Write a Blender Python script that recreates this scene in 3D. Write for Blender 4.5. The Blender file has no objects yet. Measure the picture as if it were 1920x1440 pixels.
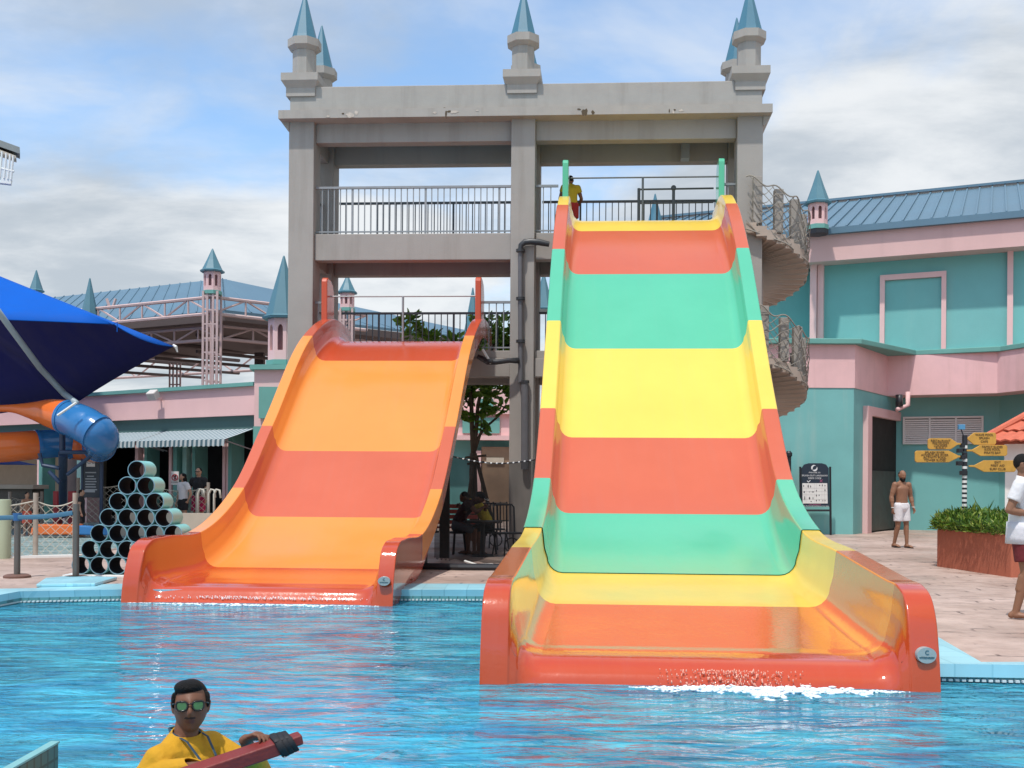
import bpy, bmesh, math, random
from mathutils import Vector, Matrix
R = math.radians
S = bpy.context.scene
COL = S.collection
# ---------------------------------------------------------------- camera, sky, sun, exposure
F, HY, ROLL, EYE = 2000.0, 905.0, R(0.4), 1.6
cam_d = bpy.data.cameras.new('camera'); cam = bpy.data.objects.new('camera', cam_d); COL.objects.link(cam)
cam_d.sensor_width = 36; cam_d.lens = 36*F/1920; cam_d.shift_y = (HY-720)/1920
cam_d.clip_start = 0.05; cam_d.clip_end = 3000
cam.matrix_world = Matrix.Translation((0, 0, EYE)) @ Matrix.Rotation(R(90), 4, 'X') @ Matrix.Rotation(ROLL, 4, 'Z')
S.camera = cam
SUN_EL, SUN_AZ = R(66), R(207)      # azimuth measured clockwise from +Y: behind the camera, to its left
sund = bpy.data.lights.new('sun', 'SUN'); sund.energy = 3.55; sund.angle = R(1.6); sund.color = (1, .955, .89)
sun = bpy.data.objects.new('sun', sund); COL.objects.link(sun)
sv = Vector((math.sin(SUN_AZ)*math.cos(SUN_EL), math.cos(SUN_AZ)*math.cos(SUN_EL), math.sin(SUN_EL)))
sun.rotation_euler = sv.to_track_quat('Z', 'Y').to_euler()
W = bpy.data.worlds.new('World'); S.world = W; W.use_nodes = True
def build_world():
    nt = W.node_tree; N = nt.nodes; L = nt.links; N.clear()
    out = N.new('ShaderNodeOutputWorld'); bg = N.new('ShaderNodeBackground')
    sky = N.new('ShaderNodeTexSky'); sky.sky_type = 'NISHITA'; sky.sun_disc = False
    sky.sun_elevation = SUN_EL; sky.sun_rotation = SUN_AZ; sky.air_density = 1.0; sky.dust_density = 1.2; sky.ozone_density = 1.5
    tc = N.new('ShaderNodeTexCoord'); sp = N.new('ShaderNodeSeparateXYZ'); L.new(tc.outputs['Generated'], sp.inputs[0])
    def m(op, a, b=None, c=None):
        n = N.new('ShaderNodeMath'); n.operation = op
        for i, v in enumerate((a, b, c)):
            if v is None: continue
            if isinstance(v, (int, float)): n.inputs[i].default_value = v
            else: L.new(v, n.inputs[i])
        return n.outputs[0]
    zz = m('ADD', m('MAXIMUM', sp.outputs[2], 0.0), 0.16)
    px = m('DIVIDE', sp.outputs[0], zz); py = m('DIVIDE', sp.outputs[1], zz)
    cb = N.new('ShaderNodeCombineXYZ'); L.new(px, cb.inputs[0]); L.new(py, cb.inputs[1])
    def noise(scale, detail, rough, off, dist=0.0, stretch=(1, 1, 1)):
        mp = N.new('ShaderNodeMapping'); L.new(cb.outputs[0], mp.inputs[0]); mp.inputs['Location'].default_value = off; mp.inputs['Scale'].default_value = stretch
        n = N.new('ShaderNodeTexNoise'); n.inputs['Scale'].default_value = scale; n.inputs['Detail'].default_value = detail
        n.inputs['Roughness'].default_value = rough; n.inputs['Distortion'].default_value = dist
        L.new(mp.outputs[0], n.inputs[0]); return n.outputs[0]
    def ramp(v, a, b, lo=0, hi=1):
        n = N.new('ShaderNodeMapRange'); n.interpolation_type = 'SMOOTHSTEP'; L.new(v, n.inputs[0])
        n.inputs[1].default_value = a; n.inputs[2].default_value = b; n.inputs[3].default_value = lo; n.inputs[4].default_value = hi
        return n.outputs[0]
    n1 = noise(0.95, 9, .55, (4.3, 1.2, 0), .25, (1.0, .8, 1))
    n2 = noise(1.6, 6, .55, (9.1, 3.0, 0), .3, (.8, 1.1, 1))
    low = ramp(sp.outputs[2], .06, .34, .26, 0.0)                 # more cloud towards the horizon
    rgt = ramp(sp.outputs[0], -.05, .5, 0.0, .15)                 # and towards the right
    lft = ramp(sp.outputs[0], .05, -.45, 0.0, -.05)
    lowl = m('MULTIPLY', ramp(sp.outputs[2], .20, .30, 1.0, 0.0), ramp(sp.outputs[0], -.02, -.16, 0.0, .22))
    c = m('ADD', m('ADD', m('ADD', m('ADD', n1, low), rgt), lft), lowl)
    mask = ramp(c, .45, .66, .0, .95)
    veil = m('MAXIMUM', mask, ramp(n2, .36, .68, .05, .72))
    shade = ramp(noise(1.3, 7, .6, (2.2, 7.7, 0), .2, (1, 1.3, 1)), .36, .64, 0, 1)
    cc = N.new('ShaderNodeMix'); cc.data_type = 'RGBA'; L.new(shade, cc.inputs[0])
    cc.inputs[6].default_value = (5.3, 5.85, 6.4, 1); cc.inputs[7].default_value = (8.9, 9.1, 9.2, 1)
    tint = N.new('ShaderNodeMix'); tint.data_type = 'RGBA'; tint.blend_type = 'MULTIPLY'; tint.inputs[0].default_value = 1
    L.new(sky.outputs[0], tint.inputs[6]); tint.inputs[7].default_value = (2.05, 2.35, 2.45, 1)
    mx = N.new('ShaderNodeMix'); mx.data_type = 'RGBA'; L.new(veil, mx.inputs[0]); L.new(tint.outputs[2], mx.inputs[6]); L.new(cc.outputs[2], mx.inputs[7])
    L.new(mx.outputs[2], bg.inputs[0]); bg.inputs[1].default_value = 0.1
    L.new(bg.outputs[0], out.inputs[0])
build_world()
S.view_settings.view_transform = 'Standard'; S.view_settings.look = 'None'; S.view_settings.exposure = 0.0; S.view_settings.gamma = 1
S.cycles.max_bounces = 8; S.cycles.transparent_max_bounces = 12; S.cycles.caustics_reflective = False; S.cycles.caustics_refractive = False
rnd = random.Random(5)

# ---------------------------------------------------------------- helpers
def ray(px, py):
    u = (px-960)/F; v = -(py-HY)/F; c, s = math.cos(ROLL), math.sin(ROLL)
    return u*c - v*s, u*s + v*c
def at(px, py, d):
    x, z = ray(px, py); return Vector((x*d, d, EYE + z*d))
def gz(px, py, z=.15):
    x, zz = ray(px, py); d = (z-EYE)/zz; return Vector((x*d, d, z))
def hexlin(h):
    h = h.lstrip('#'); return tuple(((int(h[i:i+2], 16)/255 + .055)/1.055)**2.4 if int(h[i:i+2], 16) > 10 else int(h[i:i+2], 16)/255/12.92 for i in (0, 2, 4))
_M = {}
def mat(name, col, rough=.6, var=.12, scale=3.0, bump=.0, bscale=40, metal=0, coat=0, streak=0, streakcol=None, alpha=None, spec=None, grime=None):
    if name in _M: return _M[name]
    m = bpy.data.materials.new(name); m.use_nodes = True; nt = m.node_tree; N = nt.nodes; L = nt.links
    b = N['Principled BSDF']; col = hexlin(col) if isinstance(col, str) else col
    b.inputs['Roughness'].default_value = rough; b.inputs['Metallic'].default_value = metal
    b.inputs['Coat Weight'].default_value = coat; b.inputs['Coat Roughness'].default_value = .08
    if spec is not None: b.inputs['Specular IOR Level'].default_value = spec
    tc = N.new('ShaderNodeTexCoord'); g = N.new('ShaderNodeNewGeometry')
    n = N.new('ShaderNodeTexNoise'); n.inputs['Scale'].default_value = scale; n.inputs['Detail'].default_value = 8; n.inputs['Roughness'].default_value = .62
    L.new(g.outputs['Position'], n.inputs[0])
    mr = N.new('ShaderNodeMapRange'); L.new(n.outputs[0], mr.inputs[0]); mr.inputs[1].default_value = .25; mr.inputs[2].default_value = .75
    mr.inputs[3].default_value = 1-var; mr.inputs[4].default_value = 1+var
    mx = N.new('ShaderNodeMix'); mx.data_type = 'RGBA'; mx.blend_type = 'MULTIPLY'; mx.inputs[0].default_value = 1
    mx.inputs[6].default_value = (*col, 1); L.new(mr.outputs[0], mx.inputs[7]); o = mx.outputs[2]
    if streak:
        mp = N.new('ShaderNodeMapping'); mp.inputs['Scale'].default_value = (1.5, 1.5, .14); L.new(g.outputs['Position'], mp.inputs[0])
        n2 = N.new('ShaderNodeTexNoise'); n2.inputs['Scale'].default_value = 1.3; n2.inputs['Detail'].default_value = 7; n2.inputs['Roughness'].default_value = .65; L.new(mp.outputs[0], n2.inputs[0])
        r2 = N.new('ShaderNodeMapRange'); L.new(n2.outputs[0], r2.inputs[0]); r2.inputs[1].default_value = .52; r2.inputs[2].default_value = .74; r2.inputs[4].default_value = streak
        m2 = N.new('ShaderNodeMix'); m2.data_type = 'RGBA'; L.new(r2.outputs[0], m2.inputs[0]); L.new(o, m2.inputs[6])
        sc = hexlin(streakcol) if streakcol else tuple(c*.45 for c in col); m2.inputs[7].default_value = (*sc, 1); o = m2.outputs[2]
    L.new(o, b.inputs['Base Color'])
    rr = N.new('ShaderNodeMapRange'); L.new(n.outputs[0], rr.inputs[0]); rr.inputs[1].default_value = .3; rr.inputs[2].default_value = .7
    rr.inputs[3].default_value = max(0.02, rough-.07); rr.inputs[4].default_value = min(1, rough+.07); L.new(rr.outputs[0], b.inputs['Roughness'])
    if bump:
        n3 = N.new('ShaderNodeTexNoise'); n3.inputs['Scale'].default_value = bscale; n3.inputs['Detail'].default_value = 5; L.new(g.outputs['Position'], n3.inputs[0])
        bp = N.new('ShaderNodeBump'); bp.inputs['Strength'].default_value = bump; bp.inputs['Distance'].default_value = .02
        L.new(n3.outputs[0], bp.inputs['Height']); L.new(bp.outputs[0], b.inputs['Normal'])
    _M[name] = m; return m
def tag(o, label=None, cat=None, group=None, kind=None):
    if label: o['label'] = label
    if cat: o['category'] = cat
    if group: o['group'] = group
    if kind: o['kind'] = kind
    return o
def empty(name, loc, label, cat, group=None, rz=0):
    o = bpy.data.objects.new(name, None); COL.objects.link(o); o.location = loc; o.rotation_euler = (0, 0, rz); o.empty_display_size = .1
    o.matrix_world = Matrix.Translation(Vector(loc)) @ Matrix.Rotation(rz, 4, 'Z')
    return tag(o, label, cat, group)
def link(name, me, m, parent=None, local=False):
    o = bpy.data.objects.new(name, me); COL.objects.link(o)
    for x in (m if isinstance(m, (list, tuple)) else [m]): me.materials.append(x)
    if parent is not None:
        o.parent = parent
        if not local: o.matrix_parent_inverse = wm(parent).inverted()
    return o
def wm(o):
    mm = Matrix.LocRotScale(o.location, o.rotation_euler, o.scale)
    return mm if o.parent is None else wm(o.parent) @ o.matrix_parent_inverse @ mm
class MB:
    """collects shapes; build() links them as one mesh object"""
    def __init__(s): s.bm = bmesh.new(); s.T = None
    def hexa(s, p, mi=0):
        v = [s.bm.verts.new(q) for q in p]
        for f in ((0, 3, 2, 1), (4, 5, 6, 7), (0, 1, 5, 4), (1, 2, 6, 5), (2, 3, 7, 6), (3, 0, 4, 7)):
            s.bm.faces.new([v[i] for i in f]).material_index = mi
        return s
    def box(s, x0, x1, y0, y1, z0, z1, T=None, mi=0):
        p = [(x0, y0, z0), (x1, y0, z0), (x1, y1, z0), (x0, y1, z0), (x0, y0, z1), (x1, y0, z1), (x1, y1, z1), (x0, y1, z1)]
        T = T or s.T
        return s.hexa([T(*q) if T else Vector(q) for q in p], mi)
    def prism(s, pts, z0, z1, mi=0, cap=True):
        a = [s.bm.verts.new((p[0], p[1], z0)) for p in pts]; b = [s.bm.verts.new((p[0], p[1], z1)) for p in pts]; n = len(pts)
        for i in range(n): s.bm.faces.new((a[i], a[(i+1) % n], b[(i+1) % n], b[i])).material_index = mi
        if cap:
            s.bm.faces.new(b).material_index = mi; s.bm.faces.new(a[::-1]).material_index = mi
        return s
    def sheet(s, pts, mi=0):
        s.bm.faces.new([s.bm.verts.new(p) for p in pts]).material_index = mi; return s
    def slab(s, pts, n, t, mi=0):
        """3-D polygon extruded by vector n*t"""
        a = [s.bm.verts.new(p) for p in pts]; b = [s.bm.verts.new(Vector(p)+Vector(n)*t) for p in pts]; k = len(pts)
        for i in range(k): s.bm.faces.new((a[i], a[(i+1) % k], b[(i+1) % k], b[i])).material_index = mi
        s.bm.faces.new(b).material_index = mi; s.bm.faces.new(a[::-1]).material_index = mi; return s
    def tube(s, pts, r, n=8, mi=0, caps=True, side=None):
        """r: number, list, or list of (rx, ry)"""
        pts = [Vector(p) for p in pts]; rings = []; pv = None
        for i, p in enumerate(pts):
            d = (pts[min(i+1, len(pts)-1)]-pts[max(i-1, 0)]).normalized()
            if side is not None: a = (Vector(side)-d*d.dot(Vector(side))).normalized()
            elif pv is None: a = d.orthogonal().normalized()
            else: a = (pv - d*d.dot(pv)).normalized()
            pv = a; b = d.cross(a); ri = r[i] if isinstance(r, list) else r; rx, ry = ri if isinstance(ri, tuple) else (ri, ri)
            rings.append([s.bm.verts.new(p + a*rx*math.cos(2*math.pi*k/n) + b*ry*math.sin(2*math.pi*k/n)) for k in range(n)])
        for i in range(len(rings)-1):
            for k in range(n): s.bm.faces.new((rings[i][k], rings[i][(k+1) % n], rings[i+1][(k+1) % n], rings[i+1][k])).material_index = mi
        if caps:
            s.bm.faces.new(rings[0][::-1]).material_index = mi; s.bm.faces.new(rings[-1]).material_index = mi
        return s
    def lathe(s, prof, c, n=24, mi=0, phase=0, axis=None, close=False):
        """prof: (r, z) pairs about a vertical axis at c"""
        c = Vector(c); rings = []
        for r, z in prof:
            rings.append([s.bm.verts.new(c+Vector((r*math.cos(phase+2*math.pi*k/n), r*math.sin(phase+2*math.pi*k/n), z))) for k in range(n)])
        for i in range(len(rings)-1):
            for k in range(n): s.bm.faces.new((rings[i][k], rings[i][(k+1) % n], rings[i+1][(k+1) % n], rings[i+1][k])).material_index = mi
        s.bm.faces.new(rings[0][::-1]).material_index = mi; s.bm.faces.new(rings[-1]).material_index = mi
        return s
    def blob(s, p0, r0, p1, r1, side=(1, 0, 0), n=14, c0=True, c1=True):
        """tapered capsule with elliptical section; r: number or (side, other)"""
        p0 = Vector(p0); p1 = Vector(p1); d = p1-p0; L = d.length
        if L < 1e-6: d = Vector((0, 0, 1)); L = 1e-4
        d = d.normalized(); a = Vector(side)-d*d.dot(Vector(side))
        a = a.normalized() if a.length > .05 else d.orthogonal().normalized()
        r0 = r0 if isinstance(r0, tuple) else (r0, r0); r1 = r1 if isinstance(r1, tuple) else (r1, r1)
        pts = []; rr = []
        if c0:
            m0 = min(r0)
            for t in (78, 60, 35, 15): pts.append(p0-d*m0*math.sin(R(t))); rr.append((r0[0]*math.cos(R(t)), r0[1]*math.cos(R(t))))
        for t in (0, .33, .67, 1): pts.append(p0.lerp(p1, t)); rr.append((r0[0]*(1-t)+r1[0]*t, r0[1]*(1-t)+r1[1]*t))
        if c1:
            m1 = min(r1)
            for t in (15, 35, 60, 78): pts.append(p1+d*m1*math.sin(R(t))); rr.append((r1[0]*math.cos(R(t)), r1[1]*math.cos(R(t))))
        b = d.cross(a); rings = [[s.bm.verts.new(p+a*q[0]*math.cos(2*math.pi*k/n)+b*q[1]*math.sin(2*math.pi*k/n)) for k in range(n)] for p, q in zip(pts, rr)]
        for i in range(len(rings)-1):
            for k in range(n): s.bm.faces.new((rings[i][k], rings[i][(k+1) % n], rings[i+1][(k+1) % n], rings[i+1][k]))
        s.bm.faces.new(rings[0][::-1]); s.bm.faces.new(rings[-1]); return s
    def mesh(s, name='m', smooth=False):
        bmesh.ops.recalc_face_normals(s.bm, faces=s.bm.faces) if s.bm.faces else None
        me = bpy.data.meshes.new(name); s.bm.to_mesh(me); s.bm.free()
        if smooth: me.shade_smooth()
        return me
    def build(s, name, m, parent=None, smooth=False, bevel=0, local=False, solid=0, sharp=None, seg=2):
        if bevel: bmesh.ops.remove_doubles(s.bm, verts=s.bm.verts, dist=1e-5)
        me = s.mesh(name, smooth); o = link(name, me, m, parent, local)
        if solid:
            md = o.modifiers.new('solid', 'SOLIDIFY'); md.thickness = solid; md.offset = 0
        if bevel:
            md = o.modifiers.new('bevel', 'BEVEL'); md.width = bevel; md.segments = seg; md.limit_method = 'ANGLE'; md.angle_limit = R(40)
        if sharp: me.set_sharp_from_angle(angle=R(sharp))
        return o
def remesh(mb, voxel, it=3, cut=None):
    me = mb.mesh('tmp'); o = bpy.data.objects.new('tmp', me); COL.objects.link(o)
    md = o.modifiers.new('r', 'REMESH'); md.mode = 'VOXEL'; md.voxel_size = voxel; md.use_smooth_shade = True
    sm = o.modifiers.new('s', 'SMOOTH'); sm.factor = .5; sm.iterations = it
    dg = bpy.context.evaluated_depsgraph_get(); ev = o.evaluated_get(dg); r = bpy.data.meshes.new_from_object(ev)
    bpy.data.objects.remove(o); bpy.data.meshes.remove(me)
    if cut:
        b = bmesh.new(); b.from_mesh(r)
        for co, no in cut: bmesh.ops.bisect_plane(b, geom=b.verts[:]+b.edges[:]+b.faces[:], plane_co=co, plane_no=no, clear_outer=True)
        b.to_mesh(r); b.free()
    r.shade_smooth(); return r
def text(body, size, M, m, parent, name='lettering', ext=.002, align='CENTER', label=None):
    c = bpy.data.curves.new('t', 'FONT'); c.body = body; c.size = size; c.extrude = ext; c.align_x = align; c.align_y = 'CENTER'
    o = bpy.data.objects.new('t', c); COL.objects.link(o); o.matrix_world = M
    dg = bpy.context.evaluated_depsgraph_get(); dg.update(); me = bpy.data.meshes.new_from_object(o.evaluated_get(dg)); me.transform(M)
    bpy.data.objects.remove(o); return link(name, me, m, parent)
def facing(loc, right, up=(0, 0, 1)):
    r = Vector(right).normalized(); u = Vector(up).normalized(); n = r.cross(u)
    return Matrix(((r.x, u.x, n.x, loc[0]), (r.y, u.y, n.y, loc[1]), (r.z, u.z, n.z, loc[2]), (0, 0, 0, 1)))
def copy_tree(o, parent=None):
    c = o.copy(); COL.objects.link(c)
    if parent is not None: c.parent = parent
    for ch in list(o.children): copy_tree(ch, c)
    return c
def leaves(mb, n, place, size, aspect=.45, mi=2, droop=.3):
    for _ in range(n):
        p, out = place(); L = size*rnd.uniform(.6, 1.25); w = L*aspect*.5
        d = (Vector(out)+Vector((rnd.uniform(-1, 1), rnd.uniform(-1, 1), rnd.uniform(-.8, .8)))*.8).normalized(); d.z -= droop*rnd.random(); d.normalize()
        s = d.orthogonal().normalized(); s.rotate(Matrix.Rotation(rnd.uniform(0, 6.28), 3, d)); k = d.cross(s)*L*.12
        v = [mb.bm.verts.new(q) for q in (p, p+d*L*.35+s*w+k, p+d*L*.75+s*w*.8+k, p+d*L, p+d*L*.75-s*w*.8+k, p+d*L*.35-s*w+k)]
        mb.bm.faces.new(v[:4]).material_index = rnd.randrange(mi); mb.bm.faces.new([v[0], v[3], v[4], v[5]]).material_index = rnd.randrange(mi)
# ---------------------------------------------------------------- materials
GREY = mat('tower_paint', (.335, .31, .285), .75, .10, .9, .16, 50, streak=.34, streakcol='#6d6357')
GREY2 = mat('tower_trim', (.355, .33, .30), .75, .09, 2.5, .15, 60, streak=.3, streakcol='#60594e')
SPIRE = mat('spire_blue', (.055, .17, .24), .45, .08, 2.0, streak=.15)
SPIRED = mat('spire_far', (.075, .19, .24), .5, .06, 1.0)
RAILM = mat('rail_metal', (.28, .29, .30), .45, .1, 6, metal=.3)
RAILD = mat('rail_dark', (.07, .085, .10), .5, .1, 6)
def gel(name, col, lip=False):
    m = mat(name, col, .09 if lip else .2, .05, .8, coat=.6 if lip else .15); nt = m.node_tree; N = nt.nodes; L = nt.links; b = N['Principled BSDF']
    g = N.new('ShaderNodeNewGeometry'); mp = N.new('ShaderNodeMapping'); L.new(g.outputs['Position'], mp.inputs[0]); mp.inputs['Scale'].default_value = (1, .5, .5)
    n = N.new('ShaderNodeTexNoise'); n.inputs['Scale'].default_value = 1.6; n.inputs['Detail'].default_value = 4; L.new(mp.outputs[0], n.inputs[0])
    bp = N.new('ShaderNodeBump'); bp.inputs['Strength'].default_value = .3; bp.inputs['Distance'].default_value = .02; L.new(n.outputs[0], bp.inputs['Height'])
    n2 = N.new('ShaderNodeTexNoise'); n2.inputs['Scale'].default_value = 26 if lip else 9; n2.inputs['Detail'].default_value = 3; L.new(g.outputs['Position'], n2.inputs[0])
    mp2 = N.new('ShaderNodeMapping'); mp2.inputs['Scale'].default_value = (9, .35, .35); L.new(g.outputs['Position'], mp2.inputs[0])
    n5 = N.new('ShaderNodeTexNoise'); n5.inputs['Scale'].default_value = 1.0; n5.inputs['Detail'].default_value = 7; n5.inputs['Roughness'].default_value = .7; L.new(mp2.outputs[0], n5.inputs[0])
    r5 = N.new('ShaderNodeMapRange'); L.new(n5.outputs[0], r5.inputs[0]); r5.inputs[1].default_value = .5; r5.inputs[2].default_value = .8; r5.inputs[4].default_value = .22
    old = b.inputs['Base Color'].links[0].from_socket; m5 = N.new('ShaderNodeMix'); m5.data_type = 'RGBA'; L.new(r5.outputs[0], m5.inputs[0]); L.new(old, m5.inputs[6]); m5.inputs[7].default_value = (*[c*.8+.06 for c in col], 1); L.new(m5.outputs[2], b.inputs['Base Color'])
    b2 = N.new('ShaderNodeBump'); b2.inputs['Strength'].default_value = .12 if lip else .015; b2.inputs['Distance'].default_value = .01
    L.new(n2.outputs[0], b2.inputs['Height']); L.new(bp.outputs[0], b2.inputs['Normal']); L.new(b2.outputs[0], b.inputs['Normal']); L.new(b2.outputs[0], b.inputs['Coat Normal'])
    return m
G_OR = gel('gel_orange', (.80, .275, .055)); G_RED = gel('gel_red', (.50, .075, .03)); G_YEL = gel('gel_yellow', (.80, .565, .09))
G_GRN = gel('gel_green', (.095, .46, .285)); G_COR = gel('gel_coral', (.56, .118, .055)); G_LIP = gel('gel_lip', (.50, .058, .013), True); G_LIP_REFL = gel('gel_lip_reflection', (.62, .16, .04), True); G_DR = gel('gel_dark_red', (.48, .05, .02))  # landing gel: lip red turned orange to paint in the yellow panel's reflection
PINK = mat('pink_paint', (.77, .50, .49), .8, .07, .7, .1, 30, streak=.12, streakcol='#c7a5a0')
PINK2 = mat('pink_paint_stained', (.78, .50, .50), .8, .10, .9, .1, 30, streak=.35, streakcol='#b5938a')
TEAL = mat('teal_paint', (.175, .46, .45), .8, .10, .5, .1, 25, streak=.22, streakcol='#8fb8b2')
TEALD = mat('teal_trim', (.14, .36, .32), .75, .1, 1)
TEALS = mat('teal_stained', (.185, .47, .46), .8, .12, .6, .1, 25, streak=.5, streakcol='#a9c0b8')
BLUEROOF = mat('metal_roof', (.11, .20, .27), .5, .08, .5, metal=.2)
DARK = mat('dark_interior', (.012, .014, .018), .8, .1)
BLACK = mat('black_metal', (.012, .014, .02), .5, .1)
WHITE = mat('white_paint', (.75, .75, .72), .5, .05)
NAVY = mat('navy_steel', (.02, .045, .10), .45, .1)
PALE = mat('pale_concrete', (.48, .42, .34), .8, .12, 2)
TRUSS = mat('pink_steel', (.55, .40, .38), .6, .1)
def tile_mat(name, col, col2, bw, bh, off=0, mortar=.008, rough=.3):
    m = bpy.data.materials.new(name); m.use_nodes = True; N = m.node_tree.nodes; L = m.node_tree.links; b = N['Principled BSDF']
    g = N.new('ShaderNodeNewGeometry'); sp = N.new('ShaderNodeSeparateXYZ'); L.new(g.outputs['Position'], sp.inputs[0])
    ad = N.new('ShaderNodeMath'); ad.operation = 'ADD'; L.new(sp.outputs[0], ad.inputs[0]); L.new(sp.outputs[2], ad.inputs[1])
    ad2 = N.new('ShaderNodeMath'); ad2.operation = 'ADD'; L.new(sp.outputs[1], ad2.inputs[0]); L.new(sp.outputs[2], ad2.inputs[1])
    cb = N.new('ShaderNodeCombineXYZ'); L.new(sp.outputs[0] if off == 0 else sp.outputs[1], cb.inputs[0]); L.new(sp.outputs[1] if off == 0 else sp.outputs[2], cb.inputs[1])
    if off == 2: L.new(sp.outputs[0], cb.inputs[0])
    br = N.new('ShaderNodeTexBrick'); br.offset = 0; br.inputs['Scale'].default_value = 1; br.inputs['Brick Width'].default_value = bw; br.inputs['Row Height'].default_value = bh; br.inputs['Mortar Size'].default_value = mortar
    L.new(cb.outputs[0], br.inputs[0]); br.inputs[1].default_value = (*col, 1); br.inputs[2].default_value = (*[c*.86 for c in col], 1); br.inputs[3].default_value = (*col2, 1)
    n = N.new('ShaderNodeTexNoise'); n.inputs['Scale'].default_value = 1.1; n.inputs['Detail'].default_value = 6; L.new(g.outputs['Position'], n.inputs[0])
    mr = N.new('ShaderNodeMapRange'); L.new(n.outputs[0], mr.inputs[0]); mr.inputs[3].default_value = .75; mr.inputs[4].default_value = 1.25
    mx = N.new('ShaderNodeMix'); mx.data_type = 'RGBA'; mx.blend_type = 'MULTIPLY'; mx.inputs[0].default_value = 1; L.new(br.outputs[0], mx.inputs[6]); L.new(mr.outputs[0], mx.inputs[7])
    L.new(mx.outputs[2], b.inputs['Base Color']); b.inputs['Roughness'].default_value = rough
    return m
COPE = tile_mat('coping_tiles', (.37, .70, .80), (.27, .55, .64), .3, .3)
COPEF = tile_mat('coping_face', (.10, .30, .33), (.05, .16, .18), .12, .1, 2)
TILEW = tile_mat('wall_tiles', (.04, .13, .13), (.01, .04, .04), .06, .06, 1, .006)

def deck_material():
    m = bpy.data.materials.new('stamped_deck'); m.use_nodes = True; N = m.node_tree.nodes; L = m.node_tree.links; b = N['Principled BSDF']
    g = N.new('ShaderNodeNewGeometry')
    def noise(sc, det, st=(1, 1, 1), rough=.6):
        mp = N.new('ShaderNodeMapping'); mp.inputs['Scale'].default_value = st; L.new(g.outputs['Position'], mp.inputs[0])
        n = N.new('ShaderNodeTexNoise'); n.inputs['Scale'].default_value = sc; n.inputs['Detail'].default_value = det; n.inputs['Roughness'].default_value = rough; L.new(mp.outputs[0], n.inputs[0]); return n.outputs[0]
    def mrange(v, a, c, lo, hi):
        r = N.new('ShaderNodeMapRange'); L.new(v, r.inputs[0]); r.inputs[1].default_value = a; r.inputs[2].default_value = c; r.inputs[3].default_value = lo; r.inputs[4].default_value = hi; return r.outputs[0]
    def mix(f, a, c, bt='MIX'):
        x = N.new('ShaderNodeMix'); x.data_type = 'RGBA'; x.blend_type = bt
        for s, v in ((0, f), (6, a), (7, c)):
            if isinstance(v, (tuple, float, int)): x.inputs[s].default_value = v
            else: L.new(v, x.inputs[s])
        return x.outputs[2]
    base = mix(mrange(noise(.55, 7), .35, .65, 0, 1), (.38, .275, .225, 1), (.56, .425, .365, 1))
    base = mix(mrange(noise(4, 6), .4, .75, 0, .5), base, (.22, .14, .11, 1))
    # brick-like stamped pattern with broken dark joints
    mp = N.new('ShaderNodeMapping'); mp.inputs['Rotation'].default_value = (0, 0, R(8)); L.new(g.outputs['Position'], mp.inputs[0])
    br = N.new('ShaderNodeTexBrick'); br.inputs['Scale'].default_value = 1; br.inputs['Brick Width'].default_value = .52; br.inputs['Row Height'].default_value = .30; br.inputs['Mortar Size'].default_value = .022; br.inputs['Mortar Smooth'].default_value = .3
    nd = N.new('ShaderNodeTexNoise'); nd.inputs['Scale'].default_value = 3; L.new(g.outputs['Position'], nd.inputs[0])
    va = N.new('ShaderNodeMix'); va.data_type = 'RGBA'; va.blend_type = 'LINEAR_LIGHT'; va.inputs[0].default_value = .07; L.new(mp.outputs[0], va.inputs[6]); L.new(nd.outputs[1], va.inputs[7]); L.new(va.outputs[2], br.inputs[0])
    brk = N.new('ShaderNodeMath'); brk.operation = 'MULTIPLY'; L.new(br.outputs['Fac'], brk.inputs[0]); L.new(mrange(noise(2.4, 6, (1, 1, 1)), .51, .63, .0, .85), brk.inputs[1])
    c = mix(brk.outputs[0], base, (.075, .045, .04, 1)); L.new(c, b.inputs['Base Color'])
    L.new(mrange(noise(.8, 5), .4, .65, .38, .8), b.inputs['Roughness'])
    bp = N.new('ShaderNodeBump'); bp.inputs['Strength'].default_value = .35; bp.inputs['Distance'].default_value = .02
    L.new(noise(9, 6), bp.inputs['Height']); L.new(bp.outputs[0], b.inputs['Normal']); return m
DECK = deck_material()

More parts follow.
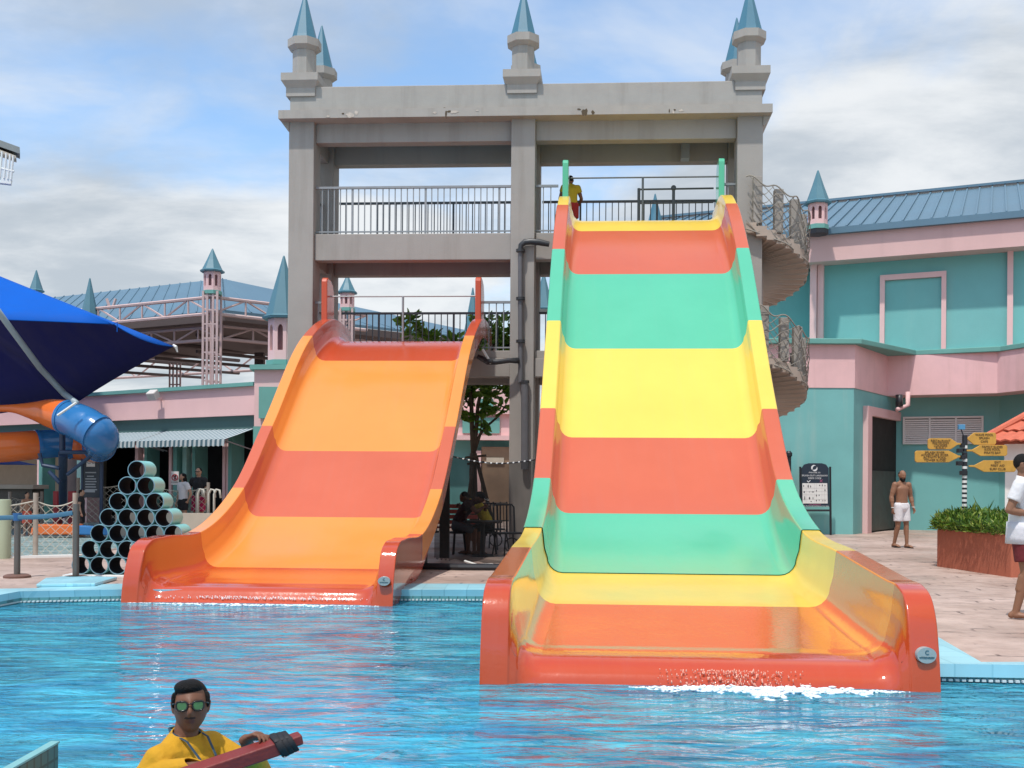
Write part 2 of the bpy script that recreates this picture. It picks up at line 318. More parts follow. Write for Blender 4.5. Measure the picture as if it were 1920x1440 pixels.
def water_material(name, tint, wave=1.0, scale=1.0, deep=(.02, .36, .62), mixf=.55, refl=1.0):
    """clear tinted surface over a real pool floor: reflection by Fresnel, tinted see-through and painted ripple tones otherwise"""
    m = bpy.data.materials.new(name); m.use_nodes = True; N = m.node_tree.nodes; L = m.node_tree.links; N.clear()
    out = N.new('ShaderNodeOutputMaterial'); g = N.new('ShaderNodeNewGeometry')
    def noise(sc, det, st, rough=.55, dist=0.0):
        mp = N.new('ShaderNodeMapping'); mp.inputs['Scale'].default_value = st; L.new(g.outputs['Position'], mp.inputs[0])
        n = N.new('ShaderNodeTexNoise'); n.inputs['Scale'].default_value = sc*scale; n.inputs['Detail'].default_value = det; n.inputs['Roughness'].default_value = rough; n.inputs['Distortion'].default_value = dist
        L.new(mp.outputs[0], n.inputs[0]); return n.outputs[0]
    def bump(h, s, d, prev=None):
        b = N.new('ShaderNodeBump'); b.inputs['Strength'].default_value = s; b.inputs['Distance'].default_value = d*wave; L.new(h, b.inputs['Height'])
        if prev is not None: L.new(prev, b.inputs['Normal'])
        return b.outputs[0]
    n = bump(noise(.9, 3, (1, 1.5, 1), .5, .6), 1, .10)
    n = bump(noise(2.5, 2.5, (.75, 1.6, 1), .5, 1.2), 1, .065, n)
    n = bump(noise(8, 2, (.8, 1.7, 1), .5, .4), 1, .004, n)
    nd = bump(noise(2.6, 5, (.6, 2.0, 1), .62, 1.4), 1, .20)
    fr = N.new('ShaderNodeFresnel'); fr.inputs['IOR'].default_value = 1.33; L.new(n, fr.inputs['Normal'])
    gl = N.new('ShaderNodeBsdfGlossy'); gl.inputs['Roughness'].default_value = .06; L.new(n, gl.inputs['Normal'])
    tr = N.new('ShaderNodeBsdfTransparent'); tr.inputs[0].default_value = (*tint, 1)
    df = N.new('ShaderNodeBsdfPrincipled'); df.inputs['Roughness'].default_value = .9; df.inputs['Specular IOR Level'].default_value = 0; L.new(nd, df.inputs['Normal'])
    cr = N.new('ShaderNodeMapRange'); L.new(noise(1.5, 5, (.6, 1.4, 1), .6, 1.2), cr.inputs[0]); cr.inputs[1].default_value = .38; cr.inputs[2].default_value = .64  # light and dark tones painted into the body colour in place of refraction
    mc = N.new('ShaderNodeMix'); mc.data_type = 'RGBA'; L.new(cr.outputs[0], mc.inputs[0]); mc.inputs[6].default_value = (*[c*.62 for c in deep], 1); mc.inputs[7].default_value = (*[min(1, c*1.35) for c in deep], 1)
    L.new(mc.outputs[2], df.inputs['Base Color'])
    body = N.new('ShaderNodeMixShader'); body.inputs[0].default_value = mixf; L.new(tr.outputs[0], body.inputs[1]); L.new(df.outputs[0], body.inputs[2])
    fm = N.new('ShaderNodeMath'); fm.operation = 'MULTIPLY'; fm.inputs[1].default_value = refl; L.new(fr.outputs[0], fm.inputs[0])
    mx = N.new('ShaderNodeMixShader'); L.new(fm.outputs[0], mx.inputs[0]); L.new(body.outputs[0], mx.inputs[1]); L.new(gl.outputs[0], mx.inputs[2])
    L.new(mx.outputs[0], out.inputs[0]); return m
WATER = water_material('pool_water', (.45, .88, 1), deep=(.10, .58, .96), mixf=.6, refl=.85)
KWATER = water_material('kiddie_water', (.6, .9, .9), 2.5, 1.5, (.62, .95, .92), .9, .3)

# ---------------------------------------------------------------- setting: pool, deck, copings
edge = [gz(-700, 1128), gz(0, 1116), gz(39, 1109), gz(235, 1105.5), gz(745, 1106), gz(1130, 1107)]
eR = [Vector((1.9, 8.75, .15)), gz(1762, 1243), gz(1925, 1247), Vector((60, 7.4, .15))]
poly = [(-400, 14.5)] + [(p.x, p.y) for p in edge] + [(p.x, p.y) for p in eR] + [(400, 7.4), (400, 900), (-400, 900)]
tag(MB().prism(poly, -.02, .15).build('deck', DECK), kind='structure')
far = [(p.x, p.y) for p in edge]
o = MB()
for i in range(len(far)-1): o.hexa([Vector((far[i][0], far[i][1], .01)), Vector((far[i+1][0], far[i+1][1], .01)), Vector((far[i+1][0]+.07, far[i+1][1]+.85, .01)), Vector((far[i][0]+.07, far[i][1]+.85, .01)),
      Vector((far[i][0], far[i][1]-.03, .156)), Vector((far[i+1][0], far[i+1][1]-.03, .156)), Vector((far[i+1][0]+.07, far[i+1][1]+.85, .156)), Vector((far[i][0]+.07, far[i][1]+.85, .156))])
tag(o.build('coping_strip', COPE), kind='structure')
c0, c1, c2 = gz(1762, 1243), gz(1925, 1247), Vector((60, 7.4, .15))
b0 = Vector((4.12, 10.6, .15)); b1 = Vector((3.86, 8.75, .15))
o = MB(); o.prism([(c0.x-.9, c0.y-.03), (c1.x, c1.y-.03), (c2.x, c2.y-.03), (60, 7.62), (c1.x, c1.y+.12), (b1.x, b1.y), (b0.x+.6, 14.4), (b0.x-1.6, 14.4), (2.4, 9.2)], .05, .156)
tag(o.build('coping_strip', COPE), kind='structure')
o = MB()                                     # pool walls under the copings
for a, b in list(zip(far[:-1], far[1:])): o.hexa([Vector((a[0], a[1]-.012, -1.3)), Vector((b[0], b[1]-.012, -1.3)), Vector((b[0], b[1]+.2, -1.3)), Vector((a[0], a[1]+.2, -1.3)), Vector((a[0], a[1]-.012, .12)), Vector((b[0], b[1]-.012, .12)), Vector((b[0], b[1]+.2, .12)), Vector((a[0], a[1]+.2, .12))])
rr = [(1.95, 14.3)] + [(p.x, p.y) for p in eR]
for a, b in list(zip(rr[:-1], rr[1:])): o.hexa([Vector((a[0], a[1]-.012, -1.3)), Vector((b[0], b[1]-.012, -1.3)), Vector((b[0]+.05, b[1]+.2, -1.3)), Vector((a[0]+.05, a[1]+.2, -1.3)), Vector((a[0], a[1]-.012, .12)), Vector((b[0], b[1]-.012, .12)), Vector((b[0]+.05, b[1]+.2, .12)), Vector((a[0]+.05, a[1]+.2, .12))])
tag(o.build('pool_wall', COPEF), kind='structure')
GUT = mat('gutter_white', (.6, .66, .66), .5, .2, 20)
o = MB()
for a, b in [(far[1], far[2]), (far[2], far[3]), (far[3], far[4]), (far[4], far[5]), (rr[2], rr[3])]:
    a = Vector((a[0], a[1], 0)); b = Vector((b[0], b[1], 0)); n = int((b-a).length/.05)
    for i in range(n):
        p = a.lerp(b, i/n); q = a.lerp(b, (i+.6)/n); o.hexa([p+Vector((0, -.05, .012)), q+Vector((0, -.05, .012)), q+Vector((0, 0, .012)), p+Vector((0, 0, .012)), p+Vector((0, -.05, .03)), q+Vector((0, -.05, .03)), q+Vector((0, 0, .03)), p+Vector((0, 0, .03))])
tag(o.build('gutter_grating', GUT), kind='structure')
FLOORT = tile_mat('pool_floor_tiles', (.10, .68, .98), (.07, .55, .88), .3, .3, 0, .012)
tag(MB().box(-60, 60, -8, 16, -1.25, -1.0).build('pool_floor', FLOORT), kind='structure')
tag(MB().sheet([(-60, -8, 0), (60, -8, 0), (60, 14.6, 0), (-60, 14.6, 0)]).build('water', WATER), kind='structure')
# submerged tiled shelf in the near left corner, with a drain grating
SHELF = tile_mat('shelf_tiles', (.42, .62, .66), (.22, .40, .46), .12, .12, 0, .006)
pl = [gz(462, 1322, -.12), gz(330, 1445, -.12), gz(-300, 1600, -.12), gz(-700, 1400, -.12), gz(-60, 1388, -.12), gz(245, 1382, -.12)]
tag(MB().prism([(p.x, p.y) for p in pl], -.98, -.12).build('pool_shelf', SHELF), kind='structure')
o = MB(); p0 = gz(125, 1413, -.115); p1 = gz(205, 1413, -.115)
for i in range(13):
    p = p0.lerp(p1, i/12); o.box(p.x-.006, p.x+.012, p.y-.18, p.y, -.117, -.10)
o.build('drain_grating', GUT); tag(bpy.data.objects['drain_grating'], 'white slatted drain grating under shallow water in the near left corner', 'grating')
w = empty('tiled_wall', (-1.83, 3.6, -.1), 'low teal tiled partition rising from the pool at the lower left corner', 'wall')
MB().box(-1.85, -1.82, 2.6, 4.3, -.12, .535).build('tile_face', TILEW, w, bevel=.004)
MB().box(-1.853, -1.817, 2.6, 4.303, .537, .545).build('top_trim', mat('tile_trim', (.2, .45, .45), .3, .1, 9), w)
# kiddie pool beyond the deck
kp = [gz(-260, 1050), gz(148, 1043), gz(330, 1010), gz(420, 985), gz(420, 972), gz(-300, 972)]
tag(MB().prism([(p.x, p.y) for p in kp], .12, .156).build('water', KWATER), kind='structure')
kb = [Vector(((p.x), p.y, 0)) for p in kp]
o = MB()
for i in range(0, 3):
    a, b = kb[i], kb[i+1]; o.hexa([a+Vector((0, -.25, .14)), b+Vector((0.1, -.25, .14)), b+Vector((.1, 0, .14)), a+Vector((0, 0, .14)), a+Vector((0, -.25, .19)), b+Vector((.1, -.25, .19)), b+Vector((.1, 0, .19)), a+Vector((0, 0, .19))])
tag(o.build('coping_strip', WHITE), kind='structure')

# ---------------------------------------------------------------- slide tower
D0, TL, TD = 23.9, .058, .088
def Tw(a, b, z): return Vector((a+TD*b, D0-TL*a+b, z))
def ta(px, py, b=0.0):
    x, z = ray(px, py); a = (x*(D0+b)-TD*b)/(1+TL*x); Y = D0-TL*a+b; return a, EYE+z*Y
A = lambda px, b=0.0, py=350: ta(px, py, b)[0]
Z = lambda py, b=0.0, px=780: ta(px, py, b)[1]
tower = empty('slide_tower', Tw(0, 1, .15), 'tall grey concrete tower with two open bays holding up both slides', 'tower')
cols = [(541, 588), (958, 1003), (1382, 1430)]
zTop = Z(222)
BACK = 1.72
def part(mb, name, m=GREY, bevel=.015, **k): return mb.build(name, m, tower, bevel=bevel, **k)
for x0, x1 in cols:
    part(MB().box(A(x0), A(x1), 0, .58, .1, zTop-.002, Tw), 'column')
    part(MB().box(A(x0), A(x1), BACK, BACK+.58, .1, zTop-.002, Tw), 'column')
aL, aR = A(541), A(1430)
zb = Z(262)
part(MB().box(aL+.03, aR-.03, .14, BACK+.55, zb+.55, zTop-.004, Tw), 'roof_slab')
for a0, a1 in ((A(588)+.002, A(958)-.002), (A(1003)+.002, A(1382)-.002)):
    part(MB().box(a0, a1, .16, .46, zb, zb+.548, Tw), 'beam')
    part(MB().box(a0, a1, BACK+.13, BACK+.43, zb, zb+.548, Tw), 'beam')
for x0, x1 in cols:
    for z0, z1 in ((zb, zb+.548), (Z(486)+.0, Z(436)), (3.98, 4.55)):
        part(MB().box(A(x0)+.12, A(x1)-.12, .582, BACK-.002, z0+.003, z1-.003, Tw), 'beam')
# cornice with sloping underside
cz0, cz1 = Z(219, -.25), Z(203, -.25)
o = MB(); e = .17
def ring(a0, a1, b0, b1, z): return [Tw(a0, b0, z), Tw(a1, b0, z), Tw(a1, b1, z), Tw(a0, b1, z)]
for a0_, a1_, a2_, a3_ in ((aL-.02, aL+.001, aL-e, aL+.001), (aR-.001, aR+.02, aR-.001, aR+e)): o.hexa(ring(a0_, a1_, -.02, BACK+.60, cz0-.2) + ring(a2_, a3_, -.02, BACK+.60, cz0))
o.hexa(ring(aL-e, aR+e, -.25, BACK+.83, cz0+.0005) + ring(aL-e, aR+e, -.25, BACK+.83, cz1))
part(o, 'cornice', GREY2, bevel=0)
pz1 = Z(160, 0, 780)
o = MB(); th = .2
o.box(aL+.02, aR-.02, .0, th, cz1+.001, pz1, Tw); o.box(aL+.02, aR-.02, BACK+.38, BACK+.58, cz1+.001, pz1, Tw)
o.box(aL+.02, aL+.22, th+.001, BACK+.379, cz1+.001, pz1, Tw); o.box(aR-.22, aR-.02, th+.001, BACK+.379, cz1+.001, pz1, Tw)
part(o, 'parapet', GREY2)
# peeled plaster patches and drain holes on the cornice
RUST = mat('rust_stain', (.09, .065, .04), .9, .4, 30); PEEL = mat('peeled_plaster', (.50, .44, .38), .9, .25, 25)
def patch(nm, mt, px, py, w, h, bb=-.253):
    a, z = ta(px, py, bb); n = 11; pts = []
    for k in range(n):
        t = 2*math.pi*k/n; r = rnd.uniform(.55, 1.1); pts.append(Tw(a+math.cos(t)*w*r, bb, z+math.sin(t)*h*r))
    part(MB().slab(pts, (0, -1, 0), .003), nm, mt, 0)
for q in ((656, 216, .10, .06), (668, 211, .07, .05), (815, 211, .05, .03), (852, 210, .09, .04), (895, 207, .05, .02), (615, 218, .05, .025), (1278, 207, .06, .03), (1262, 210, .03, .04)): patch('plaster_patch', PEEL, *q)
for q in ((836, 214, .03, .10), (842, 209, .05, .03), (1097, 211, .08, .10), (1112, 211, .04, .05), (1086, 205, .05, .02), (1255, 208, .015, .05), (1265, 206, .03, .02), (643, 213, .03, .02)): patch('drain_stain', RUST, *q)
for q in ((691, 205.5, .08, .012), (833, 204, .045, .035), (1096, 204, .06, .03), (1270, 200, .05, .018)): patch('drain_stain', RUST, q[0], q[1], q[2], q[3], -.012)
# spires on the parapet
def spire(px, b, seedlab=None):
    s = bpy.data.objects.new('spire', None); COL.objects.link(s); s.parent = tower
    a = A(px, b+.27, 120)
    def P(da, db, z): return Tw(a+da, b+.27+db, z)
    s.matrix_parent_inverse = wm(tower).inverted(); s.location = P(0, 0, pz1)
    zl0, zl1 = Z(151), Z(137)
    def bx(h, z0, z1): 
        return ring(a-h, a+h, b+.27-h, b+.27+h, z0)+ring(a-h, a+h, b+.27-h, b+.27+h, z1)
    o = MB(); o.box(a-.33, a+.33, b-.045, b+.58, pz1-.22, zl0-.14, Tw)
    o.hexa(ring(a-.33, a+.33, b-.045, b+.58, zl0-.139)+ring(a-.42, a+.42, b-.15, b+.69, zl0)); o.hexa(ring(a-.42, a+.42, b-.15, b+.69, zl0+.001)+ring(a-.42, a+.42, b-.15, b+.69, zl1)); o.build('base_block', GREY2, s)
    c = P(0, 0, 0); z3, z4 = Z(80), Z(64)
    MB().lathe([(.27, zl1+.001), (.27, z3-.08)], c, 8, phase=R(22.5-3)).build('shaft', GREY2, s)
    MB().lathe([(.28, z3-.079), (.385, z3), (.385, z4-.02), (.31, z4)], c, 8, phase=R(22.5-3)).build('ring', GREY2, s)
    MB().lathe([(.30, z4+.001), (.278, z4+.08), (.02, z4+1.08), (.004, z4+1.11)], c, 8, phase=R(22.5-3)).build('cone', SPIRE, s)
for px in (571, 981, 1404):
    spire(px, 0)
    a = A(px, .27, 120)
    spire(960+((a+TD*(BACK+.27))/(D0-TL*a+BACK+.27))*F, BACK)
# platforms
zP, zQ = Z(436), 4.58
bays = [(A(588)+.002, A(958)-.002), (A(1003)+.002, A(1382)-.002)]
for i, (a0, a1) in enumerate(bays):
    part(MB().box(a0, a1, .16, BACK+.42, zP-.18, zP, Tw), 'platform')
    part(MB().box(a0, a1, .10, .159, Z(486), zP+.001, Tw), 'beam'); part(MB().box(a0, a1, .16, .4, Z(486)+.002, zP-.181, Tw), 'beam')
    part(MB().box(a0, a1, BACK+.14, BACK+.44, Z(486), zP-.181, Tw), 'beam')
    part(MB().box(a0, a1, .16, BACK+.42, zQ-.18, zQ, Tw), 'platform')
    part(MB().box(a0, a1, .10, .4, 3.98, zQ-.181, Tw), 'beam'); part(MB().box(a0, a1, BACK+.14, BACK+.44, 3.98, zQ-.181, Tw), 'beam')
def railing(a0, a1, b, z0, z1, sp=.137, m=RAILM, top=.05, low=.09, r=.011):
    o = MB(); o.box(a0, a1, b-.03, b+.03, z1-top, z1, Tw); o.box(a0, a1, b-.015, b+.015, z0+low-.03, z0+low, Tw)
    n = max(2, int((a1-a0)/sp))
    for i in range(1, n):
        a = a0+(a1-a0)*i/n; rr_ = r*2.2 if i % 12 == 6 else r
        o.box(a-rr_, a+rr_, b-r, b+r, z0+.001, z1-top, Tw)
    return o.build('railing', m, tower)
zr = Z(344)
railing(bays[0][0], bays[0][1], .22, zP, zr); railing(A(1003)+.01, A(1046), .22, zP, zr); railing(A(1354), A(1382)-.01, .22, zP, zr)
railing(A(600), bays[0][1], BACK+.05, zP, Z(378, BACK), .15, RAILD); railing(A(1008), bays[1][1], BACK+.05, zP, Z(378, BACK), .15, RAILD)
railing(A(606), bays[0][1], BACK+.05, zQ, Z(585, BACK), .15, RAILD); railing(A(903), bays[0][1], .22, zQ, Z(562), .15, RAILM); railing(bays[1][0], bays[1][1], BACK+.05, zQ, Z(585, BACK), .15, RAILD)
railing(bays[0][0], A(599), .22, zQ, Z(562), .15, RAILM)
# side railings between front and back columns
for a in (A(565), A(1406)):
    for z0, z1 in ((zP, zr), (zQ, Z(562))):
        o = MB()
        for zz in (z1-.05, z0+.06): o.box(a-.02, a+.02, .59, BACK-.01, zz, zz+.04, Tw)
        for i in range(8): b = .66+i*.14; o.box(a-.01, a+.01, b, b+.02, z0+.1, z1-.051, Tw)
        o.build('railing', RAILM, tower)
# lamp under the roof
part(MB().box(A(1275, 1.6), A(1291, 1.6), 1.3, 1.55, zb-.02-.07, zb+.54, Tw), 'ceiling_lamp', RAILM, .01)
# queue bars at the head of the big slide and of the small slide
qb = empty('queue_rail', Tw(A(1263, .9), .9, zP), 'dark steel queue rail on the top platform behind the tall slide', 'rail')
o = MB(); b = .9
o.tube([Tw(A(1198, b), b, Z(359, b)), Tw(A(1338, b), b, Z(358, b))], .022); o.tube([Tw(A(1198, b), b, Z(385, b)), Tw(A(1338, b), b, Z(384, b))], .018)
o.build('top_bar', RAILD, qb)
for px in (1198, 1263): MB().tube([Tw(A(px, b), b, zP), Tw(A(px, b), b, Z(357, b))], .035).build('post', RAILD, qb)
MB().lathe([(.03, -.06), (.06, -.03), (.06, .03), (.03, .06)], Tw(A(1263, b), b, Z(357, b)), 10).build('finial', RAILD, qb)
# grey pipes on the middle column
PIPE = mat('pipe_grey', (.12, .12, .13), .5, .1, 8); PIPED = mat('pipe_dark', (.035, .037, .042), .4, .2, 20)
wp = empty('water_pipe', Tw(A(983), -.1, .15), 'dark grey pipe elbow feeding the tall slide from the middle column', 'pipe')
q = lambda px, py, b=-.1: Tw(ta(px, py, b)[0], b, ta(px, py, b)[1])
MB().tube([q(984, 880), q(984, 716)], .085, 14).build('downpipe', PIPE, wp, smooth=True, sharp=40)
MB().tube([q(976, 716), q(976, 470)], .055, 14).build('riser', PIPE, wp, smooth=True, sharp=40)
MB().tube([q(976, 470), q(977, 460), q(984, 454), q(995, 453), q(1010, 454), q(1030, 458)], [.06, .065, .07, .07, .075, .06], 12).build('elbow', PIPED, wp, smooth=True, sharp=50)
for yy in (470, 560, 640, 716): MB().lathe([(.10, -.03), (.10, .03)], q(976 if yy < 700 else 984, yy), 14).build('collar', PIPED, wp)
w2 = empty('water_pipe', Tw(A(930), -.2, 4), 'short dark valve pipe running from the orange slide to the column', 'pipe')
MB().tube([q(895, 668, -.3), q(915, 678, -.3), q(930, 679, -.3), q(955, 676, -.25), q(972, 676, -.15)], [.05, .075, .06, .055, .07], 12).build('pipe_run', PIPED, w2, smooth=True)
MB().tube([q(905, 655, -.35), q(915, 672, -.38), q(920, 682, -.38)], [.03, .03, .02], 8).build('valve_lever', WHITE, w2)
MB().lathe([(.09, -.05), (.11, 0), (.09, .05)], q(917, 678, -.32), 12).build('valve_body', PIPED, w2, smooth=True)
# ---------------------------------------------------------------- the two wide slides
def interp(ks, t):
    """smooth curve through rows of numbers, chord-length spacing, t in [0, len-1]"""
    n = len(ks); i = min(int(t), n-2); f = t-i
    def hd(j): return max(1e-4, math.hypot(*[ks[j+1][c]-ks[j][c] for c in range(min(4, len(ks[0])))]))
    h = hd(i); hp_ = hd(i-1) if i > 0 else h; hn = hd(i+1) if i < n-2 else h
    out = []
    for c in range(len(ks[0])):
        a, b = ks[i][c], ks[i+1][c]; s = (b-a)/h
        s0 = (a-ks[i-1][c])/hp_ if i > 0 else s; s1 = (ks[i+2][c]-b)/hn if i < n-2 else s
        m0 = (s0*h+s*hp_)/(h+hp_)*h; m1 = (s*hn+s1*h)/(h+hn)*h; f2, f3 = f*f, f*f*f
        out.append((2*f3-3*f2+1)*a+(f3-2*f2+f)*m0+(-2*f3+3*f2)*b+(f3-f2)*m1)
    return out
def make_slide(name, label, rows, mats, X0, Y0, sl, Wd, capw, yend):
    """rows: (y floor, z floor, y cap, z cap, z skirt); the last rows roll over the lip"""
    root = empty(name, (X0+sl*1.0, Y0+1, .15), label, 'slide')
    hw = Wd/2-capw
    def sect(row):
        yf, zf, yc, zc, zs = row; P = []
        def q(a, y, z): 
            cx = X0+sl*(y-Y0); return Vector((cx+a, y-TL*a, z))
        def lat(a, t):   # t 0 floor .. 1 cap
            y = yf+(yc-yf)*t; z = zf+(zc-zf)*t; return q(a, y, z)
        H = max(.05, math.hypot(zc-zf, yc-yf)); r = min(.20, H*.55)
        half = [q(-Wd/2+.03, yc, zs), q(-Wd/2, yc, zs+.015), q(-Wd/2, yc, zc-.016), q(-Wd/2+.005, yc, zc-.005), q(-Wd/2+.016, yc, zc), q(-hw-.014, yc, zc), q(-hw-.004, yc, zc-.005), q(-hw, yc, zc-.016)]
        lean = .06
        for t in (.85, .7, .55): 
            if t*H > r+.02: half.append(lat(-hw+lean*(1-t), t))
        for ang in (0, 18, 36, 54, 72, 90):
            aa = -hw+lean+r*(1-math.cos(R(ang))); half.append(lat(aa, (r*(1-math.sin(R(ang))))/H))
        while len(half) < 17: half.insert(8, half[8].copy())
        half += [q(-hw*f, yf, zf) for f in (.75, .5, .25)]
        other = [None]*len(half)
        def mir(v):   # mirror about the centre line
            return v
        # rebuild mirrored half
        def q2(a, y, z): return q(-a, y, z)
        H2 = [q2(-Wd/2+.03, yc, zs), q2(-Wd/2, yc, zs+.015), q2(-Wd/2, yc, zc-.016), q2(-Wd/2+.005, yc, zc-.005), q2(-Wd/2+.016, yc, zc), q2(-hw-.014, yc, zc), q2(-hw-.004, yc, zc-.005), q2(-hw, yc, zc-.016)]
        for t in (.85, .7, .55):
            if t*H > r+.02: H2.append(lat(hw-lean*(1-t), t))
        for ang in (0, 18, 36, 54, 72, 90):
            aa = hw-lean-r*(1-math.cos(R(ang))); H2.append(lat(aa, (r*(1-math.sin(R(ang))))/H))
        while len(H2) < 17: H2.insert(8, H2[8].copy())
        H2 += [q2(-hw*f, yf, zf) for f in (.75, .5, .25)]
        return half+[q(0, yf, zf)]+H2[::-1]
    for i, m in enumerate(mats):
        i0, i1, m = (m[0], m[1], m[2])
        mb = MB(); prev = None; n = max(2, int((i1-i0)*12))
        for k in range(n+1):
            t = i0+(i1-i0)*k/n; ring_ = [mb.bm.verts.new(v) for v in sect(interp(rows, t))]
            if prev:
                for j in range(len(ring_)-1): 
                    try: mb.bm.faces.new((prev[j], prev[j+1], ring_[j+1], ring_[j]))
                    except ValueError: pass
            prev = ring_
        bmesh.ops.remove_doubles(mb.bm, verts=mb.bm.verts, dist=1e-5)
        o = mb.build('slide_panel' if i < len(mats)-1 else 'landing_panel', m, root, smooth=True, sharp=60)
        md = o.modifiers.new('solid', 'SOLIDIFY'); md.thickness = .012; md.offset = -1; md.use_rim = False
        wn_ = o.modifiers.new('normals', 'WEIGHTED_NORMAL'); wn_.weight = 70; wn_.keep_sharp = True
    return root
z_ = lambda y, d: EYE-(y-905)*d/F
bigrows = [  # yf, zf, yc, zc, zskirt
 (24.0, 7.13, 24.0, 7.70, 7.3), (22.3, 7.10, 22.3, 7.62, 7.2), (21.4, z_(432, 21.4), 21.4, z_(382, 21.4), 6.85), (19.6, z_(513, 19.6), 19.6, z_(465, 19.6), 5.5),
 (17.95, z_(653, 17.95), 17.95, z_(600, 17.95), 3.95), (16.3, z_(820, 16.3), 16.3, z_(765, 16.3), 2.35), (14.9, z_(963, 14.9), 14.9, z_(897, 14.9), 1.2),
 (13.0, z_(1075, 13.0), 13.0, z_(990, 13.0), .5), (11.1, z_(1133, 11.1), 11.1, z_(1027, 11.1), .2), (9.15, .205, 9.15, .80, -.02),
 (8.80, .195, 8.80, .78, -.12), (8.62, .165, 8.62, .72, -.14), (8.50, .09, 8.50, .58, -.15), (8.43, -.02, 8.42, .34, -.16), (8.40, -.16, 8.34, -.16, -.17)]
bm_ = [(0, 2, G_YEL), (2, 3, G_COR), (3, 4, G_GRN), (4, 5, G_YEL), (5, 6, G_COR), (6, 7, G_GRN), (7, 8, G_YEL), (8, 9.75, G_LIP_REFL), (9.75, 14, G_LIP)]
big = make_slide('wide_slide', 'tall wide slide striped yellow, coral and green with a red lip', bigrows, bm_, 1.54, 8.33, .086, 3.58, .22, 8.33)
smallrows = [
 (25.2, 4.66, 25.2, 5.2, 4.8), (23.7, 4.72, 23.7, 5.22, 4.8), (22.0, z_(678, 22.0), 22.0, z_(631, 22.0), 4.2), (19.4, z_(848, 19.4), 19.4, z_(801, 19.4), 2.3),
 (17.9, z_(972, 17.9), 17.9, z_(918, 17.9), 1.15), (16.0, z_(1068, 16.0), 16.0, z_(1002, 16.0), .4), (14.7, .23, 14.7, .82, .2), (14.25, .205, 14.25, .78, .0), (14.08, .17, 14.08, .70, -.08), (13.98, .05, 13.98, .55, -.12), (13.89, -.04, 13.88, .32, -.13), (13.84, -.16, 13.79, -.16, -.17)]
sm_ = [(0, 2, G_RED), (2, 3, G_OR), (3, 4, G_COR), (4, 5, G_OR), (5, 11, G_LIP)]
small = make_slide('wide_slide', 'lower wide slide in alternating orange and red panels', smallrows, sm_, -3.29, 14.03, .09, 3.57, .21, 14.03)
def slide_extra(root, X0, Y0, sl, Wd, yp, z0, z1, gm, barz, rodpx):
    for s in (-1, 1):
        a = s*(Wd/2-.08); cx = X0+sl*(yp-Y0)
        P = lambda y, z, da: Vector((X0+sl*(y-Y0)+a+da, y-TL*a, z))
        o = MB(); prof = [(yp, z0), (yp+.62, z0), (yp+.62, z1-.32), (yp+.5, z1-.1), (yp+.3, z1-.02), (yp+.1, z1), (yp+.02, z1-.03), (yp-.01, z1-.1)]
        v0 = [o.bm.verts.new(P(y, z, -.065)) for y, z in prof]; v1 = [o.bm.verts.new(P(y, z, .065)) for y, z in prof]; n = len(prof)
        o.bm.faces.new(v0); o.bm.faces.new(v1[::-1])
        for i in range(n): o.bm.faces.new((v0[i], v1[i], v1[(i+1) % n], v0[(i+1) % n]))
        o.build('entry_post', gm, root, bevel=.02)
    L_ = Vector((X0+sl*(yp+.25-Y0)-Wd/2+.1, yp+.25+TL*Wd/2, barz)); R_ = Vector((X0+sl*(yp+.25-Y0)+Wd/2-.1, yp+.25-TL*Wd/2, barz))
    o = MB(); o.tube([L_, R_], .018); M_ = L_.lerp(R_, .5); o.tube([M_, M_-Vector((0, 0, 1.0))], .025); o.build('grab_bar', RAILM if gm is not G_GRN else RAILD, root)
slide_extra(small, -3.33, 14.03, .09, 3.57, 23.5, 5.0, z_(520, 23.5), G_RED, z_(557, 23.75), 0)
slide_extra(big, 1.54, 8.33, .086, 3.58, 23.5, 7.4, z_(294, 23.5)-.0, G_GRN, z_(331, 23.75), 0)
# rubber sill at the head of the small slide
cx = -3.33+.09*(23.6-14.03)
# badges on the right end flanges
BADGE = mat('badge_grey', (.30, .36, .36), .4, .1, 20); INK = mat('badge_ink', (.02, .10, .14), .5, .1)
def badge(root, X0, Y0, sl, Wd, y, z, rx, rz, words):
    a = Wd/2-.11; c = Vector((X0+sl*(y-Y0)+a, y-TL*a-.0, z))
    mb = MB(); n = 28; v0 = []; v1 = []
    for k in range(n):
        t = 2*math.pi*k/n; v0.append(mb.bm.verts.new(c+Vector((rx*math.cos(t), -.014, rz*math.sin(t))))); v1.append(mb.bm.verts.new(c+Vector((rx*math.cos(t), .06, rz*math.sin(t)))))
    mb.bm.faces.new(v0); mb.bm.faces.new(v1[::-1])
    for k in range(n): mb.bm.faces.new((v0[k], v1[k], v1[(k+1) % n], v0[(k+1) % n]))
    o = mb.build('badge', BADGE, root); 
    text(words, rz*.42, facing(c+Vector((0, -.016, -rz*.25)), (1, 0, 0)), INK, o)
    text('C', rz*.75, facing(c+Vector((0, -.016, rz*.35)), (1, 0, 0)), INK, o)
badge(big, 1.54, 8.33, .086, 3.58, 8.375, z_(1220, 8.36), .075, .062, 'whitewater'); badge(small, -3.29, 14.03, .09, 3.57, 13.80, z_(1090, 13.80), .078, .058, 'whitewater')
